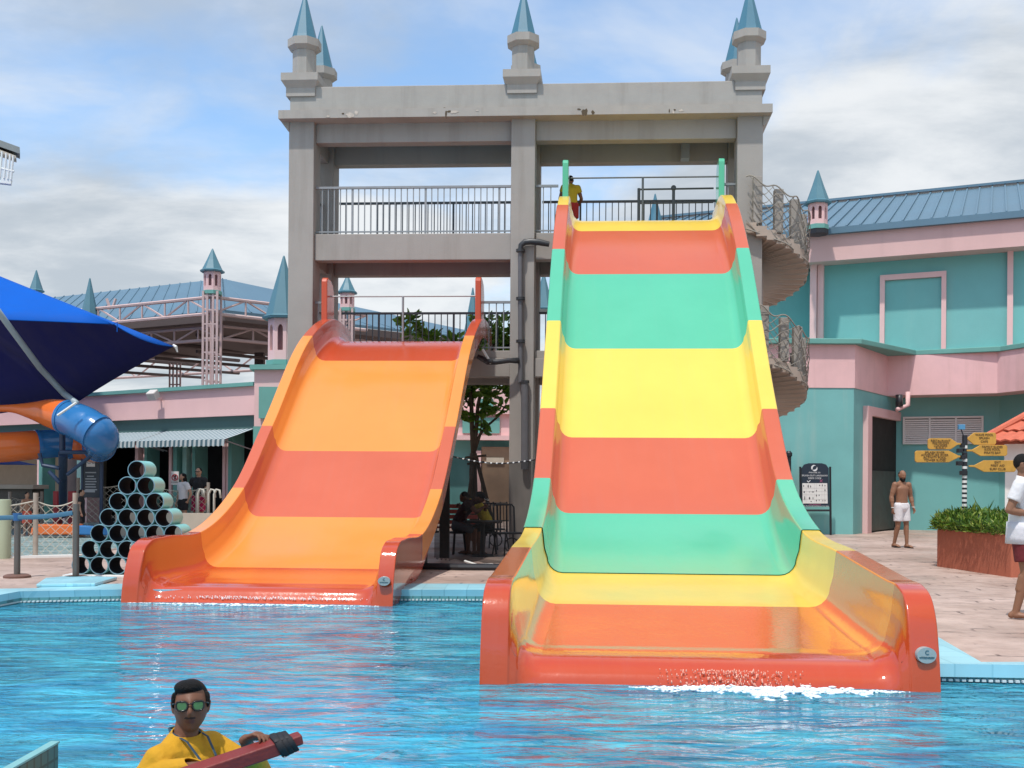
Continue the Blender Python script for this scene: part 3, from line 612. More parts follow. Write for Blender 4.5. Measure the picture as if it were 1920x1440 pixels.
# bolts on the side flange of the small slide
o = MB()
for y, z in ((15.3, .55), (15.35, .36), (15.4, .2), (14.75, .6), (14.7, .4)):
    a = 3.57/2+.004; o.lathe([(.016, -.01), (.016, .012)], Vector((-3.33+.09*(y-14.03)+a, y-TL*a, z)), 8)
o.build('bolt', mat('bolt_red', (.5, .2, .15), .4, .1), small)
o = MB(); a = 3.57/2
side = [(14.5, .0), (14.5, .55), (15.0, .62), (15.9, .66), (16.9, 1.0), (17.2, .9), (17.0, .6), (16.2, .25), (15.6, .12), (15.1, .0)]
o.slab([Vector((-3.33+.09*(y-14.03)+a-.03, y-TL*a, z)) for y, z in side], (1, 0, 0), .02); o.build('side_flange', G_DR, small)
a = -3.57/2
o = MB(); o.slab([Vector((-3.33+.09*(y-14.03)+a+.01, y-TL*a, z)) for y, z in side], (1, 0, 0), .02); o.build('side_flange', G_DR, small)
# steel legs carrying both slides
LEG = mat('slide_leg', (.10, .10, .10), .6, .15, 5)
for root, X0, Y0, sl, rows_, ys in ((small, -3.33, 14.03, .09, smallrows, (18.1, 20.6)), (big, 1.54, 8.33, .086, bigrows, (15.2, 17.6, 20.4))):
    for y in ys:
        zf = min(r[1] for r in rows_ if r[0] > y)-.0
        lo = [r for r in rows_ if r[0] <= y][0]; hi = [r for r in rows_ if r[0] > y][-1]; t = (y-lo[0])/(hi[0]-lo[0]); zf = lo[1]+(hi[1]-lo[1])*t-.30
        cx = X0+sl*(y-Y0)
        for s in (-1, 1): MB().box(cx+s*1.45-.09, cx+s*1.45+.09, y-.09-s*.08, y+.09-s*.08, .13, zf).build('support_leg', LEG, root)
        MB().box(cx-1.6, cx+1.6, y-.08, y+.04, zf-.16, zf).build('cross_beam', LEG, root)

# foam where the slides meet the water, and thrown drops
FOAM = bpy.data.materials.new('foam'); FOAM.use_nodes = True; b = FOAM.node_tree.nodes['Principled BSDF']; b.inputs['Base Color'].default_value = (.85, .9, .92, 1); b.inputs['Roughness'].default_value = .35; b.inputs['Subsurface Weight'].default_value = .2
def foam(name, xa, xb, yfun, dens, hmax, label):
    mb = MB(); n = dens
    for _ in range(n):
        t = (rnd.random()+rnd.random())/2 if hmax > .02 else rnd.random(); w = max(.05, math.sin(math.pi*t))**.8; x = xa+(xb-xa)*t; y = yfun(x)-abs(rnd.gauss(0, .085))*w*(1.6 if math.sin(x*7)+math.sin(x*17) > .4 else .7)-.01; r = rnd.uniform(.004, .017)*(.5+w*.7)
        z = abs(rnd.gauss(0, hmax*.4))*w*(1 if rnd.random() < .6 else .3)
        M_ = Matrix.Translation((x, y, z*.6)) @ Matrix.Diagonal((rnd.uniform(1, 2.4), rnd.uniform(.8, 1.4), rnd.uniform(.4, .8), 1))
        bmesh.ops.create_icosphere(mb.bm, subdivisions=1, radius=r, matrix=M_)
    o = mb.build(name, FOAM, smooth=True); tag(o, label, 'foam', kind='stuff')
lipy = lambda x: 8.36-TL*(x-1.54)
foam('foam', .9, 3.1, lipy, 2600, .05, 'white foam churning along the lip of the tall slide')
foam('foam', -5.0, -1.7, lambda x: 13.82-TL*(x+3.33), 420, .012, 'thin line of foam along the lip of the lower slide')

DROPM = mat('wet_drops', (.85, .75, .72), .08, .05, 9); DROPM2 = mat('wet_drops_red', (.80, .38, .28), .06, .3, 60)
def drops(name, xa, xb, yz, n, label):
    mb = MB()
    for _ in range(n):
        x = xa+(xb-xa)*sum(rnd.random() for _ in range(3 if n < 400 else 1))/(3 if n < 400 else 1); y, z, t = yz(x); r = rnd.uniform(.003, .0075)
        bmesh.ops.create_icosphere(mb.bm, subdivisions=1, radius=r, matrix=Matrix.Translation((x, y-r*.3, z)) @ Matrix.Diagonal((1, 1, rnd.uniform(1, 2.6), 1)))
    o = mb.build(name, DROPM if n < 310 else DROPM2, smooth=True); tag(o, label, 'drops', kind='stuff')
def lipyz(x):
    t = rnd.random()**1.4; return 8.50-.09*t-TL*(x-1.54)-.012, .12-.13*t, t
drops('water_drops', 1.0, 2.5, lipyz, 320, 'water drops running down the red lip of the tall slide')
def lipyz2(x):
    t = rnd.random(); return 13.99-.03*t-TL*(x+3.29)-.012, .085-.035*t, t
drops('water_drops', -5.0, -1.6, lipyz2, 300, 'sparkling water drops along the lip of the lower slide')
# ---------------------------------------------------------------- spiral stair with rope net, right of the tower
STAIRC = mat('stair_concrete', (.42, .34, .28), .85, .1, 2, .1, 30); ROPE = mat('rope', (.28, .255, .22), .9, .2, 40); POSTC = mat('stair_post', (.33, .30, .27), .85, .15, 5)
st = empty('spiral_stair', Tw(A(1432), .9, .15), 'grey concrete spiral stair wrapped in rope netting beside the tower', 'stair')
sc = Tw(A(1427), 1.0, 0); Ro, Ri, pitch = 1.17, .16, 2.76
def hp(r, th, dz=0.0): return sc+Vector((r*math.cos(th), r*math.sin(th), 6.30-th/(2*math.pi)*pitch+dz))
# th grows counter-clockwise seen from above; the flight seen in front rises to the left
th0, th1, zoff = -.62*math.pi, 2.62*math.pi, .18
mb = MB(); n = 150; pr = None
for k in range(n+1):
    th = th0+(th1-th0)*k/n
    a = [hp(Ri, th, zoff), hp(Ro, th, zoff), hp(Ro, th, zoff-.16), hp(Ri, th, zoff-.20)]; a = [mb.bm.verts.new(v) for v in a]
    if pr:
        for j in range(4): mb.bm.faces.new((pr[j], pr[(j+1) % 4], a[(j+1) % 4], a[j]))
    pr = a
mb.build('flight_soffit', STAIRC, st)
mb = MB(); ns = 54
for k in range(ns):
    a0 = th0+(th1-th0)*k/ns; a1 = th0+(th1-th0)*(k+1)/ns; z = 6.30-a1/(2*math.pi)*pitch+zoff+.10
    pts = [(Ri, a0), (Ro+.03, a0), (Ro+.03, a1), (Ri, a1)]
    P = [sc+Vector((r*math.cos(t), r*math.sin(t), 0)) for r, t in pts]
    mb.hexa([p+Vector((0, 0, z-.22)) for p in P]+[p+Vector((0, 0, z)) for p in P])
mb.build('stair_step', STAIRC, st)['kind'] = 'stuff'
MB().tube([sc+Vector((0, 0, .1)), sc+Vector((0, 0, zP+.3))], .2, 16).build('newel', GREY, st, smooth=True, sharp=40)
k = 0; th = th0+.2
while th < th1:
    p = hp(Ro-.12, th, zoff+.1); MB().box(p.x-.095, p.x+.095, p.y-.095, p.y+.095, p.z, p.z+1.0+rnd.uniform(-.04, .04)).build('post', POSTC, st, bevel=.01); th += .46
mb = MB()
def netp(u, v):  # u along the helix, v 0 bottom .. 1 top
    sag = .12*math.sin(u*6.8)**2*v
    return hp(Ro+.03+.04*math.sin(u*9+v*5), u, zoff-.12+1.2*v-sag)
nu = int((th1-th0)/.20)
for s in (1, -1):
    for k in range(-8, nu+8):
        pts = []
        for j in range(7):
            v = j/6; u = th0+(k+s*j*.95)*.20+rnd.uniform(-.012, .012)
            if th0 <= u <= th1: pts.append(netp(u, v))
        if len(pts) > 1: mb.tube(pts, .010, 4)
for v in (0, 1): mb.tube([netp(th0+(th1-th0)*i/200, v) for i in range(201)], .016, 5)
mb.build('rope_net', ROPE, st)

# ---------------------------------------------------------------- buildings on the right
rb = empty('teal_building', (13, 32, .15), 'teal and pink two storey building with blue metal roof on the right', 'building')
def up(px, d, z0, z1=None): p = at(px, 700, d); return (p.x, p.y)
g0 = gz(1420, 1003); g1 = gz(1606, 1003); P = [(g0.x, 31.5), (g1.x, 31.4)]
r1 = at(1684, 700, 33.9); r2 = at(1870, 700, 32.8); r3 = at(2100, 700, 28.6)
o = MB(); o.prism([(g0.x, 31.35), (g1.x, 31.35), (r1.x+.35, 35.0), (r1.x+.35, 40), (g0.x, 40)], .1, 4.45); o.build('corner_block', TEALS, rb)
zl = 5.72
o = MB(); o.prism([(g0.x-.0, 31.33), (g1.x+.02, 31.33), (r1.x+.38, 34.98), (r1.x+.38, 40), (g0.x, 40)], 4.451, zl); o.build('corner_block_parapet', PINK2, rb)
o = MB(); o.prism([(r1.x+.1, 35.0), (at(1872, 700, 34).x, 33.9), (at(2100, 700, 29.8).x, 29.8), (40, 29.8), (40, 44), (r1.x+.1, 44)], .1, 4.5); o.build('wall', TEAL, rb)
o = MB(); o.prism([(r1.x-.45, 34.1), (r2.x, r2.y), (r3.x, r3.y), (40, 28.6), (40, 44), (r1.x+.381, 44)], 4.46, zl); o.build('parapet', PINK2, rb)
o = MB(); o.prism([(g0.x-.1, 31.15), (g1.x+.15, 31.15), (r1.x+.5, 33.72), (r2.x, r2.y-.18), (r3.x, r3.y-.18), (40, 28.4), (40, 44), (g0.x-.1, 44)], zl+.001, zl+.16); o.build('ledge', TEALD, rb, bevel=.02)
# upper storey, set at an angle
def line(px0, d0, t):   # plane through (px0, d0), coming closer to the right by t per metre
    x0 = (px0-960)/F*d0
    def f(px, off=0.0):
        xr = (px-960)/F; d = (d0+t*x0)/(1+t*xr)-off; return Vector((xr*d, d, 0))
    return f
up_ = line(1518, 35.2, .453)
ua, ub = up_(1500), up_(2150); zf0 = EYE+(909-491)*34.4/F; zf1 = zf0+.93
nrm = Vector((-(ua-ub).y, (ua-ub).x, 0)).normalized(); nrm = nrm if nrm.y < 0 else -nrm
dirw = (ub-ua).normalized()
def uw(s, off, z): p = ua+dirw*s+nrm*off; return Vector((p.x, p.y, z))
LW = (ub-ua).length
def ubox(s0, s1, o0, o1, z0, z1, name, m, par=None, bevel=0.0):
    b = MB(); b.hexa([uw(s0, o1, z0), uw(s1, o1, z0), uw(s1, o0, z0), uw(s0, o0, z0), uw(s0, o1, z1), uw(s1, o1, z1), uw(s1, o0, z1), uw(s0, o0, z1)]); return b.build(name, m, par or rb, bevel=bevel)
ubox(.3, LW, -8, 0, 5.0, zf0+.3, 'upper_wall', TEAL)
ubox(-5.5, .295, -9, -.9, 3, zf0+.3, 'upper_wall', TEAL)
ubox(.12, LW, -.3, .75, zf0, zf1, 'fascia', mat('pink_fascia', (.66, .43, .41), .8, .07, .8, streak=.15)); ubox(-6, .119, -6, -.3, zf0+.002, zf1-.002, 'fascia', _M['pink_fascia'])
def s_at(px): p = up_(px); return (p-ua).dot(dirw)
ubox(s_at(1519), s_at(1531), .001, .32, 5.885, zf0-.001, 'pilaster', PINK); ubox(s_at(1532), s_at(1543), .001, .2, 5.885, zf0-.001, 'pilaster', PINK)
ubox(s_at(1886), s_at(1897), .001, .15, 5.885, zf0-.001, 'pilaster', PINK)
zt = EYE+(909-512)*33.9/F
fr = ubox(s_at(1648), s_at(1657), .001, .14, 5.885, zt, 'blind_frame', PINK); ubox(s_at(1763), s_at(1772), .001, .14, 5.885, zt, 'blind_frame', PINK); ubox(s_at(1657)+.001, s_at(1763)-.001, .001, .139, zt-.17, zt-.001, 'blind_frame', PINK)
ubox(s_at(1657)+.002, s_at(1763)-.002, -.05, .03, 5.885, zt-.18, 'blind_panel', TEAL)
# roof: standing seams as geometry
def rf(s, v): # v 0 eave .. 1 ridge
    return uw(s, .9-7.6*v, zf1+.03+2.75*v)
b = MB(); b.slab([rf(-7, 0), rf(LW, 0), rf(LW, 1), rf(-7, 1)], (0, 0, 1), .05); roof = b.build('roof', BLUEROOF, rb)
b = MB(); s = -6.9
while s < LW: b.slab([rf(s, 0)+Vector((0, 0, .052)), rf(s+.05, 0)+Vector((0, 0, .052)), rf(s+.05, 1)+Vector((0, 0, .052)), rf(s, 1)+Vector((0, 0, .052))], (0, 0, 1), .055); s += .42
so = b.build('roof_seam', BLUEROOF, rb); so['kind'] = 'stuff'
b = MB(); b.slab([rf(-7, 1)+Vector((0, -.15, .1)), rf(LW, 1)+Vector((0, -.15, .1)), rf(LW, 1)+Vector((0, .2, .1)), rf(-7, 1)+Vector((0, .2, .1))], (0, 0, 1), .09); b.build('ridge_cap', BLUEROOF, rb)
ubox(-6, LW, .751, .93, zf1-.10, zf1+.10, 'gutter', BLUEROOF)
# door on the slanted side of the corner block
dA = Vector((g1.x, 31.35, 0)); dB = Vector((r1.x+.35, 35.0, 0)); dv = (dB-dA).normalized(); dn = Vector((dv.y, -dv.x, 0)); dn = dn if dn.x*1-dn.y > 0 else -dn
def dbox(s0, s1, o0, o1, z0, z1, name, m, par, bevel=0.0):
    f = lambda s, o, z: Vector((dA.x+dv.x*s+dn.x*o, dA.y+dv.y*s+dn.y*o, z))
    b = MB(); b.hexa([f(s0, o1, z0), f(s1, o1, z0), f(s1, o0, z0), f(s0, o0, z0), f(s0, o1, z1), f(s1, o1, z1), f(s1, o0, z1), f(s0, o0, z1)]); return b.build(name, m, par, bevel=bevel)
DL = (dB-dA).length
def dsx(px):   # distance along the slanted face seen at pixel column px
    xr = (px-960)/F; return (xr*dA.y-dA.x)/(dv.x-xr*dv.y)
da0, da1 = dsx(1617), dsx(1692)
zdt = EYE+(909-760)*32/F
df = dbox(da0, da0+.42, .001, .16, .1, zdt, 'door_frame', PINK, rb, .01); dbox(da1-.35, da1, .001, .16, .1, zdt, 'door_frame', PINK, rb, .01); dbox(da0+.421, da1-.351, .001, .16, zdt-.28, zdt, 'door_frame', PINK, rb, .01)
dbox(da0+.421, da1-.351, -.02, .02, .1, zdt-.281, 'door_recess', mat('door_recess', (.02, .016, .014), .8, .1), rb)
dbox(da0+.43, da1-1.1, .021, .05, .2, 2.05, 'door', mat('door_leaf', (.075, .055, .045), .5, .1, 3), rb)
dbox(da1-.60, da1-.352, .022, .11, .12, zdt-.3, 'door_jamb', TEALD, rb)
MB().tube([at(1693, 735, 33.6)+Vector((.12, -.1, 0)), at(1693, 760, 33.6)+Vector((.12, -.1, 0)), at(1689, 765, 33.5), at(1682, 768, 33.3)], .07, 10).build('drain_pipe', PINK, rb, smooth=True)
MB().tube([at(1686, 740, 33.4), at(1686, 762, 33.4)], .11, 10).build('rainwater_head', PIPED, rb, smooth=True)
# louvre window in the recessed wall
lv = empty('louvre_window', at(1766, 830, 33.9), 'white louvred window of three bays in the teal wall', 'window')
q0 = Vector((r1.x+.1, 35.0, 0)); q1 = Vector((at(1872, 700, 34).x, 33.9, 0)); wv = (q1-q0).normalized(); wn = Vector((wv.y, -wv.x, 0)); wn = wn if wn.y < 0 else -wn
def wsx(px): xr = (px-960)/F; return (xr*q0.y-q0.x)/(wv.x-xr*wv.y)
def wbox(mb, s0, s1, o0, o1, z0, z1, tilt=0):
    f = lambda s, o, z: Vector((q0.x+wv.x*s+wn.x*o, q0.y+wv.y*s+wn.y*o, z))
    mb.hexa([f(s0, o1, z0-tilt), f(s1, o1, z0-tilt), f(s1, o0, z0), f(s0, o0, z0), f(s0, o1, z1-tilt), f(s1, o1, z1-tilt), f(s1, o0, z1), f(s0, o0, z1)])
s0, s1 = wsx(1692), wsx(1843); lz1 = EYE+(910-780)*34.4/F; lz0 = EYE+(910-832)*34.4/F
b = MB(); wbox(b, s0, s1, .0, .08, lz0, lz0+.06); wbox(b, s0, s1, 0, .08, lz1-.06, lz1)
for i in range(4): ss = s0+(s1-s0-.06)*i/3; wbox(b, ss, ss+.06, .0, .085, lz0+.061, lz1-.061)
b.build('frame', WHITE, lv)
b = MB(); wbox(b, s0+.05, s1-.05, .001, .005, lz0+.05, lz1-.05); b.build('backing', mat('louvre_gap', (.10, .10, .10), .8, .1), lv)
b = MB()
for i in range(11): z = lz0+.09+(lz1-lz0-.15)*i/11; wbox(b, s0+.061, s1-.061, .012, .055, z, z+.045, .02)
b.build('slat', WHITE, lv)
def turret(name, px, ptop, pbase, d, label, rw, drum=True, m=SPIRED, pd=None, rd=None, group=None, dark=True):
    """pink arcaded drum (to pixel row pd) under a faceted cone"""
    base = at(px, pd or pbase, d); t = empty(name, base, label, 'turret', group)
    c = Vector((base.x, d, 0)); zt_ = at(px, ptop, d).z; zb_ = at(px, pbase, d).z; rw = rw*d/F
    MB().lathe([(rw*1.18, zb_-.06), (rw*1.22, zb_), (rw, zb_+.05), (rw*.55, zb_+(zt_-zb_)*.48), (.03, zt_-.03), (.01, zt_)], c, 8, phase=R(22)).build('cone', m, t)
    if drum:
        z0 = base.z; r = rw*.86; b = MB()
        b.lathe([(r, zb_-.061-(zb_-z0)*.12), (r, zb_-.061)], c, 8, phase=R(22)); b.lathe([(r, z0), (r, z0+(zb_-z0)*.22)], c, 8, phase=R(22)); b.build('drum_band', PINK, t)
        b = MB(); zz0, zz1 = z0+(zb_-z0)*.22, zb_-.061-(zb_-z0)*.12
        for k in range(8):
            a0, a1 = R(22)+k*math.pi/4, R(22)+(k+1)*math.pi/4; A0 = Vector((math.cos(a0)*r, math.sin(a0)*r, 0)); A1 = Vector((math.cos(a1)*r, math.sin(a1)*r, 0)); nn = (A0+A1).normalized()
            f = lambda s, z: c+A0.lerp(A1, s)+Vector((0, 0, z))
            # wall panel with an arched opening
            for sgn in (0, 1):
                s_a, s_b = (0, .27) if sgn == 0 else (.73, 1)
                b.slab([f(s_a, zz0), f(s_b, zz0), f(s_b, zz1), f(s_a, zz1)], -nn, r*.16)
            arch = [f(.27, zz1), f(.27, zz1-(zz1-zz0)*.22)]+[f(.5-.23*math.cos(R(t_)), zz1-(zz1-zz0)*.22*(1-math.sin(R(t_))*.85)) for t_ in (30, 60, 90, 120, 150)]+[f(.73, zz1-(zz1-zz0)*.22), f(.73, zz1)]
            b.slab(arch, -nn, r*.16)
        b.build('arcade', PINK, t)
        if dark: MB().lathe([(r*.5, zz0), (r*.5, zz1)], c, 8).build('core', mat('turret_core', (.30, .17, .17), .8, .1), t)
        MB().lathe([(r*1.12, z0-.14), (r*1.12, z0-.001)], c, 8, phase=R(22)).build('drum_base', TEALD, t)
    return t
tt = turret('roof_turret', 1533, 319, 380, 33.6, 'small pink arcaded turret with blue cone on the blue roof', 21, pd=423)
MB().lathe([(.33, 0), (.33, .27)], Vector((at(1533, 438, 33.6).x, 33.6, at(1533, 440, 33.6).z)), 8, phase=R(22)).build('turret_foot', BLACK, tt)
# tiled-roof hut at the right edge
TILER = mat('clay_tile', (.55, .13, .07), .6, .2, 6, .2, 30)
hut = empty('tiled_hut', at(1925, 1000, 26)+Vector((1.5, 0, 0)), 'small white hut with a red clay tiled hip roof at the right edge', 'hut')
hz0 = at(1855, 832, 26).z; hx = at(1837, 832, 26).x; hz1 = hz0+2.35
b = MB(); W2 = 3.4
cx_, cy_ = hx+W2, 26+W2
HMx = Matrix.Translation((hx, 26, 0)) @ Matrix.Rotation(R(-30), 4, 'Z') @ Matrix.Translation((-hx, -26, 0))
def HR(v): return HMx @ Vector(v)
for f_ in range(4):
    ca, sa = [(1, 0), (0, 1), (-1, 0), (0, -1)][f_]
    def tv(u, v, k=0.0):
        x = u*W2*(1-v); y = -W2*(1-v); return HR(Vector((cx_+x*ca-y*sa, cy_+x*sa+y*ca, hz0+(hz1-hz0)*v+k)))
    rows_ = 9
    for r_ in range(rows_):
        nseg = max(3, int(30*(1-r_/rows_)))
        v0 = r_/rows_; v1 = (r_+1)/rows_; A_ = []; B_ = []
        for i in range(nseg*4+1):
            u = -1+2*i/(nseg*4); ww = .035*abs(math.sin(i*math.pi/4)); A_.append(b.bm.verts.new(tv(u, v0, .05+ww))); B_.append(b.bm.verts.new(tv(u, v1, .0+ww*.9)))
        for i in range(nseg*4): b.bm.faces.new((A_[i], A_[i+1], B_[i+1], B_[i]))
b.build('roof', TILER, hut, solid=.04)
b = MB()
for sx, sy in ((-1, -1), (1, -1)): b.tube([HR((cx_+sx*W2, cy_+sy*W2, hz0+.08)), HR((cx_, cy_, hz1+.08))], .09, 8)
b.build('hip_tile', TILER, hut)
b = MB(); b.prism([tuple(HR((u_, v_, 0)))[:2] for u_, v_ in [(cx_-2.9, cy_-2.9), (cx_+3, cy_-2.9), (cx_+3, cy_+3), (cx_-2.9, cy_+3)]], hz0-.42, hz0-.0); b.build('eave_board', WHITE, hut)
b = MB(); b.T = lambda x, y, z: HR((x, y, z)); b.box(cx_-2.88, cx_-2.6, cy_-2.88, cy_-2.6, .1, hz0-.43); b.box(cx_-1.0, cx_+2.8, cy_-2.85, cy_-2.6, .1, hz0-.43); b.box(cx_-2.88, cx_-2.6, cy_-2.59, cy_+2.5, .1, 1.2); b.build('wall', WHITE, hut)
MB().box(cx_-2.8, cx_+2.8, cy_+2.3, cy_+2.5, .1, hz0-.43, lambda x, y, z: HR((x, y, z))).build('back_wall', mat('hut_inside', (.22, .18, .16), .8, .1), hut)

# ---------------------------------------------------------------- buildings on the left
lb = empty('pink_building', (-11, 34, .15), 'long pink building with striped awnings over dark doorways on the left', 'building')
lf = line(478, 31.2, .66); la, lc = lf(-300), lf(478)
ldir = (lc-la).normalized(); lnr = Vector((ldir.y, -ldir.x, 0)); lnr = lnr if lnr.y < 0 else -lnr; LL = (lc-la).length
def lw(s, o, z): p = la+ldir*s+lnr*o; return Vector((p.x, p.y, z))
def lbox(s0, s1, o0, o1, z0, z1, name, m, bevel=0.0, par=None):
    b = MB(); b.hexa([lw(s0, o1, z0), lw(s1, o1, z0), lw(s1, o0, z0), lw(s0, o0, z0), lw(s0, o1, z1), lw(s1, o1, z1), lw(s1, o0, z1), lw(s0, o0, z1)]); return b.build(name, m, par or lb, bevel=bevel)
def ls(px): p = lf(px); return (p-la).dot(ldir)
zpk0 = EYE+(901-777)*31.2/F; zpk1 = EYE+(901-723)*31.2/F
lbox(-20, LL, -1, 0, zpk0, zpk1, 'pink_band', PINK); lbox(-20, LL+.02, -1.1, .12, zpk1+.001, zpk1+.11, 'coping', TEALD)
lbox(-20, LL, -1.0, -.15, zpk0-.42, zpk0-.001, 'lintel', mat('lintel_teal', (.07, .15, .15), .8, .1))
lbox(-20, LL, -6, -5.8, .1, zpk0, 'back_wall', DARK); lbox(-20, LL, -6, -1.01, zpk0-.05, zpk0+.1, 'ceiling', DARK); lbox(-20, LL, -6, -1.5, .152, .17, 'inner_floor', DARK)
lbox(ls(-300), ls(60), -3, -2.7, .1, zpk0-.43, 'kiosk_wall', mat('kiosk_beige', (.34, .29, .22), .8, .1))
for px, w_, m_ in ((66, 10, TEALD), (56, 7, PINK), (104, 6, PINK), (139, 14, mat('teal_door', (.35, .58, .52), .6, .1)), (128, 8, TEALD), (150, 8, PINK), (240, 7, PINK), (249, 7, PINK), (257, 6, TEALD), (309, 6, PINK), (318, 8, TEALD), (330, 9, mat('teal_light', (.28, .50, .45), .7, .1)), (340, 6, PINK), (347, 7, TEALD), (404, 6, PINK), (412, 7, PINK), (421, 7, TEALD), (462, 10, TEALD)):
    s = ls(px); hw_ = w_*.5*33/F*1.3; dep = -.2-rnd.choice((0, .12, .25)); lbox(s-hw_, s+hw_, dep-.5, dep, .1, zpk0-.43, 'column', m_)
lbox(ls(236), ls(470), -1.0, -.2, .1, .45, 'plinth', PALE)
# projecting pink block with turret
blk0 = at(477, 700, 30.6); b = MB(); b.prism([(blk0.x, 30.6), (blk0.x+3.2, 30.2), (blk0.x+3.5, 36), (blk0.x-.5, 36)], .1, EYE+(902-694)*30.6/F); b.build('corner_block', PINK, lb)
zz_ = EYE+(902-694)*30.6/F; b = MB(); b.prism([(blk0.x-.1, 30.45), (blk0.x+3.3, 30.05), (blk0.x+3.6, 36.1), (blk0.x-.6, 36.1)], zz_+.001, zz_+.14); b.build('coping', TEALD, lb)
p = at(488, 785, 30.6); MB().box(p.x, p.x+1.2, 30.40, 30.55, p.z, p.z+.9).build('blind_panel', TEALD, lb); MB().box(blk0.x+.02, blk0.x+2.5, 30.42, 30.5, .1, at(488, 800, 30.6).z).build('base_panel', TEALD, lb)
turret('roof_turret', 531, 479, 596, 31.6, 'large pink turret with blue cone partly behind the tower left column', 33, pd=677)
# awnings
AWN = bpy.data.materials.new('striped_canvas'); AWN.use_nodes = True
def awn_mat():
    N = AWN.node_tree.nodes; L = AWN.node_tree.links; b = N['Principled BSDF']; b.inputs['Roughness'].default_value = .85
    uv = N.new('ShaderNodeAttribute'); uv.attribute_name = 'stripe'; mt = N.new('ShaderNodeMath'); mt.operation = 'FRACT'; L.new(uv.outputs['Fac'], mt.inputs[0])
    gt = N.new('ShaderNodeMath'); gt.operation = 'GREATER_THAN'; gt.inputs[1].default_value = .5; L.new(mt.outputs[0], gt.inputs[0])
    mx = N.new('ShaderNodeMix'); mx.data_type = 'RGBA'; L.new(gt.outputs[0], mx.inputs[0]); mx.inputs[6].default_value = (.48, .54, .56, 1); mx.inputs[7].default_value = (.08, .15, .19, 1); L.new(mx.outputs[2], b.inputs['Base Color'])
awn_mat()
def awning(px0, px1, label, drop=.55, out=1.0, endpanel=False):
    s0, s1 = ls(px0), ls(px1); zt0 = zpk0-.42; w = empty('awning', lw((s0+s1)/2, 0, zt0), label, 'awning', 'striped awnings on the pink building')
    mb = MB(); n = int((s1-s0)/.06); prev = None; st_ = []
    lay = mb.bm.verts.layers.float.new('stripe')
    for i in range(n+1):
        s = s0+(s1-s0)*i/n; sc_ = .03*abs(math.sin(i*.9)); c_ = [lw(s, -.1, zt0+.02), lw(s, out*.5, zt0-.16-.02), lw(s, out, zt0-.33), lw(s, out+.01, zt0-.33-.17-sc_)]
        r_ = [mb.bm.verts.new(v) for v in c_]
        for v in r_: v[lay] = s/.2
        if prev:
            for j in range(3): mb.bm.faces.new((prev[j], prev[j+1], r_[j+1], r_[j]))
        prev = r_
    if endpanel:
        pass
    mb.build('canvas', AWN, w, solid=.01)
    b = MB(); b.tube([lw(s0, out-.02, zt0-.35), lw(s1, out-.02, zt0-.35)], .02); 
    for s in (s0+.05, s1-.05): b.tube([lw(s, -.1, zt0-.6), lw(s, out-.02, zt0-.35)], .018)
    b.build('awning_frame', RAILM, w)
awning(205, 303, 'striped awning left of the joint, nearer the blue tube slide'); awning(306, 470, 'longer striped awning beside the orange slide')
# flood light on the pink band
p = lw(ls(303), .35, EYE+(901-742)*33.3/F)
fl = empty('flood_light', p, 'white flood light projecting from the pink band', 'light')
b = MB(); b.box(-.16, .16, -.12, .14, -.13, .13); o = b.build('lamp_head', mat('lamp_white', (.62, .58, .54), .5, .05), fl, bevel=.03, local=True); o.rotation_euler = (R(35), 0, R(-25))
MB().tube([p+Vector((.1, .1, -.05)), p+Vector((.18, .45, -.2))], .03).build('bracket', PINK, fl)
# information board on the dark opening, prohibition sign, red fire cabinets
bd = empty('notice_board', gz(171, 986), 'dark standing notice board with pale lines beneath the blue tube bend', 'notice board')
d_ = 27.5; f3 = lambda px, py, dd=0.0: at(px, py, d_+dd)
def rect(mb, x0, y0, x1, y1, dd=0.0, th_=.04):
    a = f3(x0, y1, dd); c = f3(x1, y0, dd); mb.box(a.x, c.x, a.y, a.y+th_, a.z, c.z); return mb
b = MB(); rect(b, 155, 846, 187, 933, 0, .06); b.build('board', mat('board_navy', (.02, .03, .045), .4, .05), bd, bevel=.01)
b = MB(); rect(b, 186, 845, 192, 1000, -.02, .08); rect(b, 151, 845, 155.5, 1000, -.02, .08); b.build('board_post', NAVY, bd)
b = MB(); rect(b, 162, 853, 178, 875, -.012, .01); b.build('white_panel', WHITE, bd)
text('Co', .2, facing(f3(170, 865, -.02), (1, 0, 0)), mat('ink_grey', (.25, .3, .33), .6, .05), bd)
b = MB(); 
for i, (x1, y) in enumerate(((180, 885), (176, 892), (180, 897), (181, 902), (179, 907), (180, 912), (182, 917))): rect(b, 160 if i != 1 else 163, y, x1, y+2.0, -.012, .01)
rect(b, 158, 919, 178, 923, -.012, .01); b.build('text_line', mat('text_grey', (.30, .34, .37), .6, .05), bd)
ps = empty('prohibition_sign', at(328, 905, 29.8), 'white sign with a red prohibition ring on the teal pillar', 'sign')
a = at(321, 909, 31.2); c = at(335, 884, 31.2); ps.location = (a.x, a.y, a.z)
MB().box(a.x, c.x, 31.2, 31.23, a.z, c.z).build('plate', WHITE, ps)
m_ = Vector(((a.x+c.x)/2, 31.19, (a.z+c.z)/2+.02)); b = MB(); b.tube([m_+Vector((.085*math.cos(t*.3142), 0, .085*math.sin(t*.3142))) for t in range(21)], .014, 6); b.tube([m_+Vector((-.06, 0, .06)), m_+Vector((.06, 0, -.06))], .013, 6); b.build('ring', mat('sign_red', (.5, .03, .04), .5, .05), ps)
b = MB(); b.blob(m_+Vector((0, .004, -.05)), .014, m_+Vector((.01, .004, .05)), .02); b.build('pictogram', BLACK, ps)
text('NO RUNNING', .035, facing(m_+Vector((0, -.0, -.14)), (1, 0, 0)), BLACK, ps)
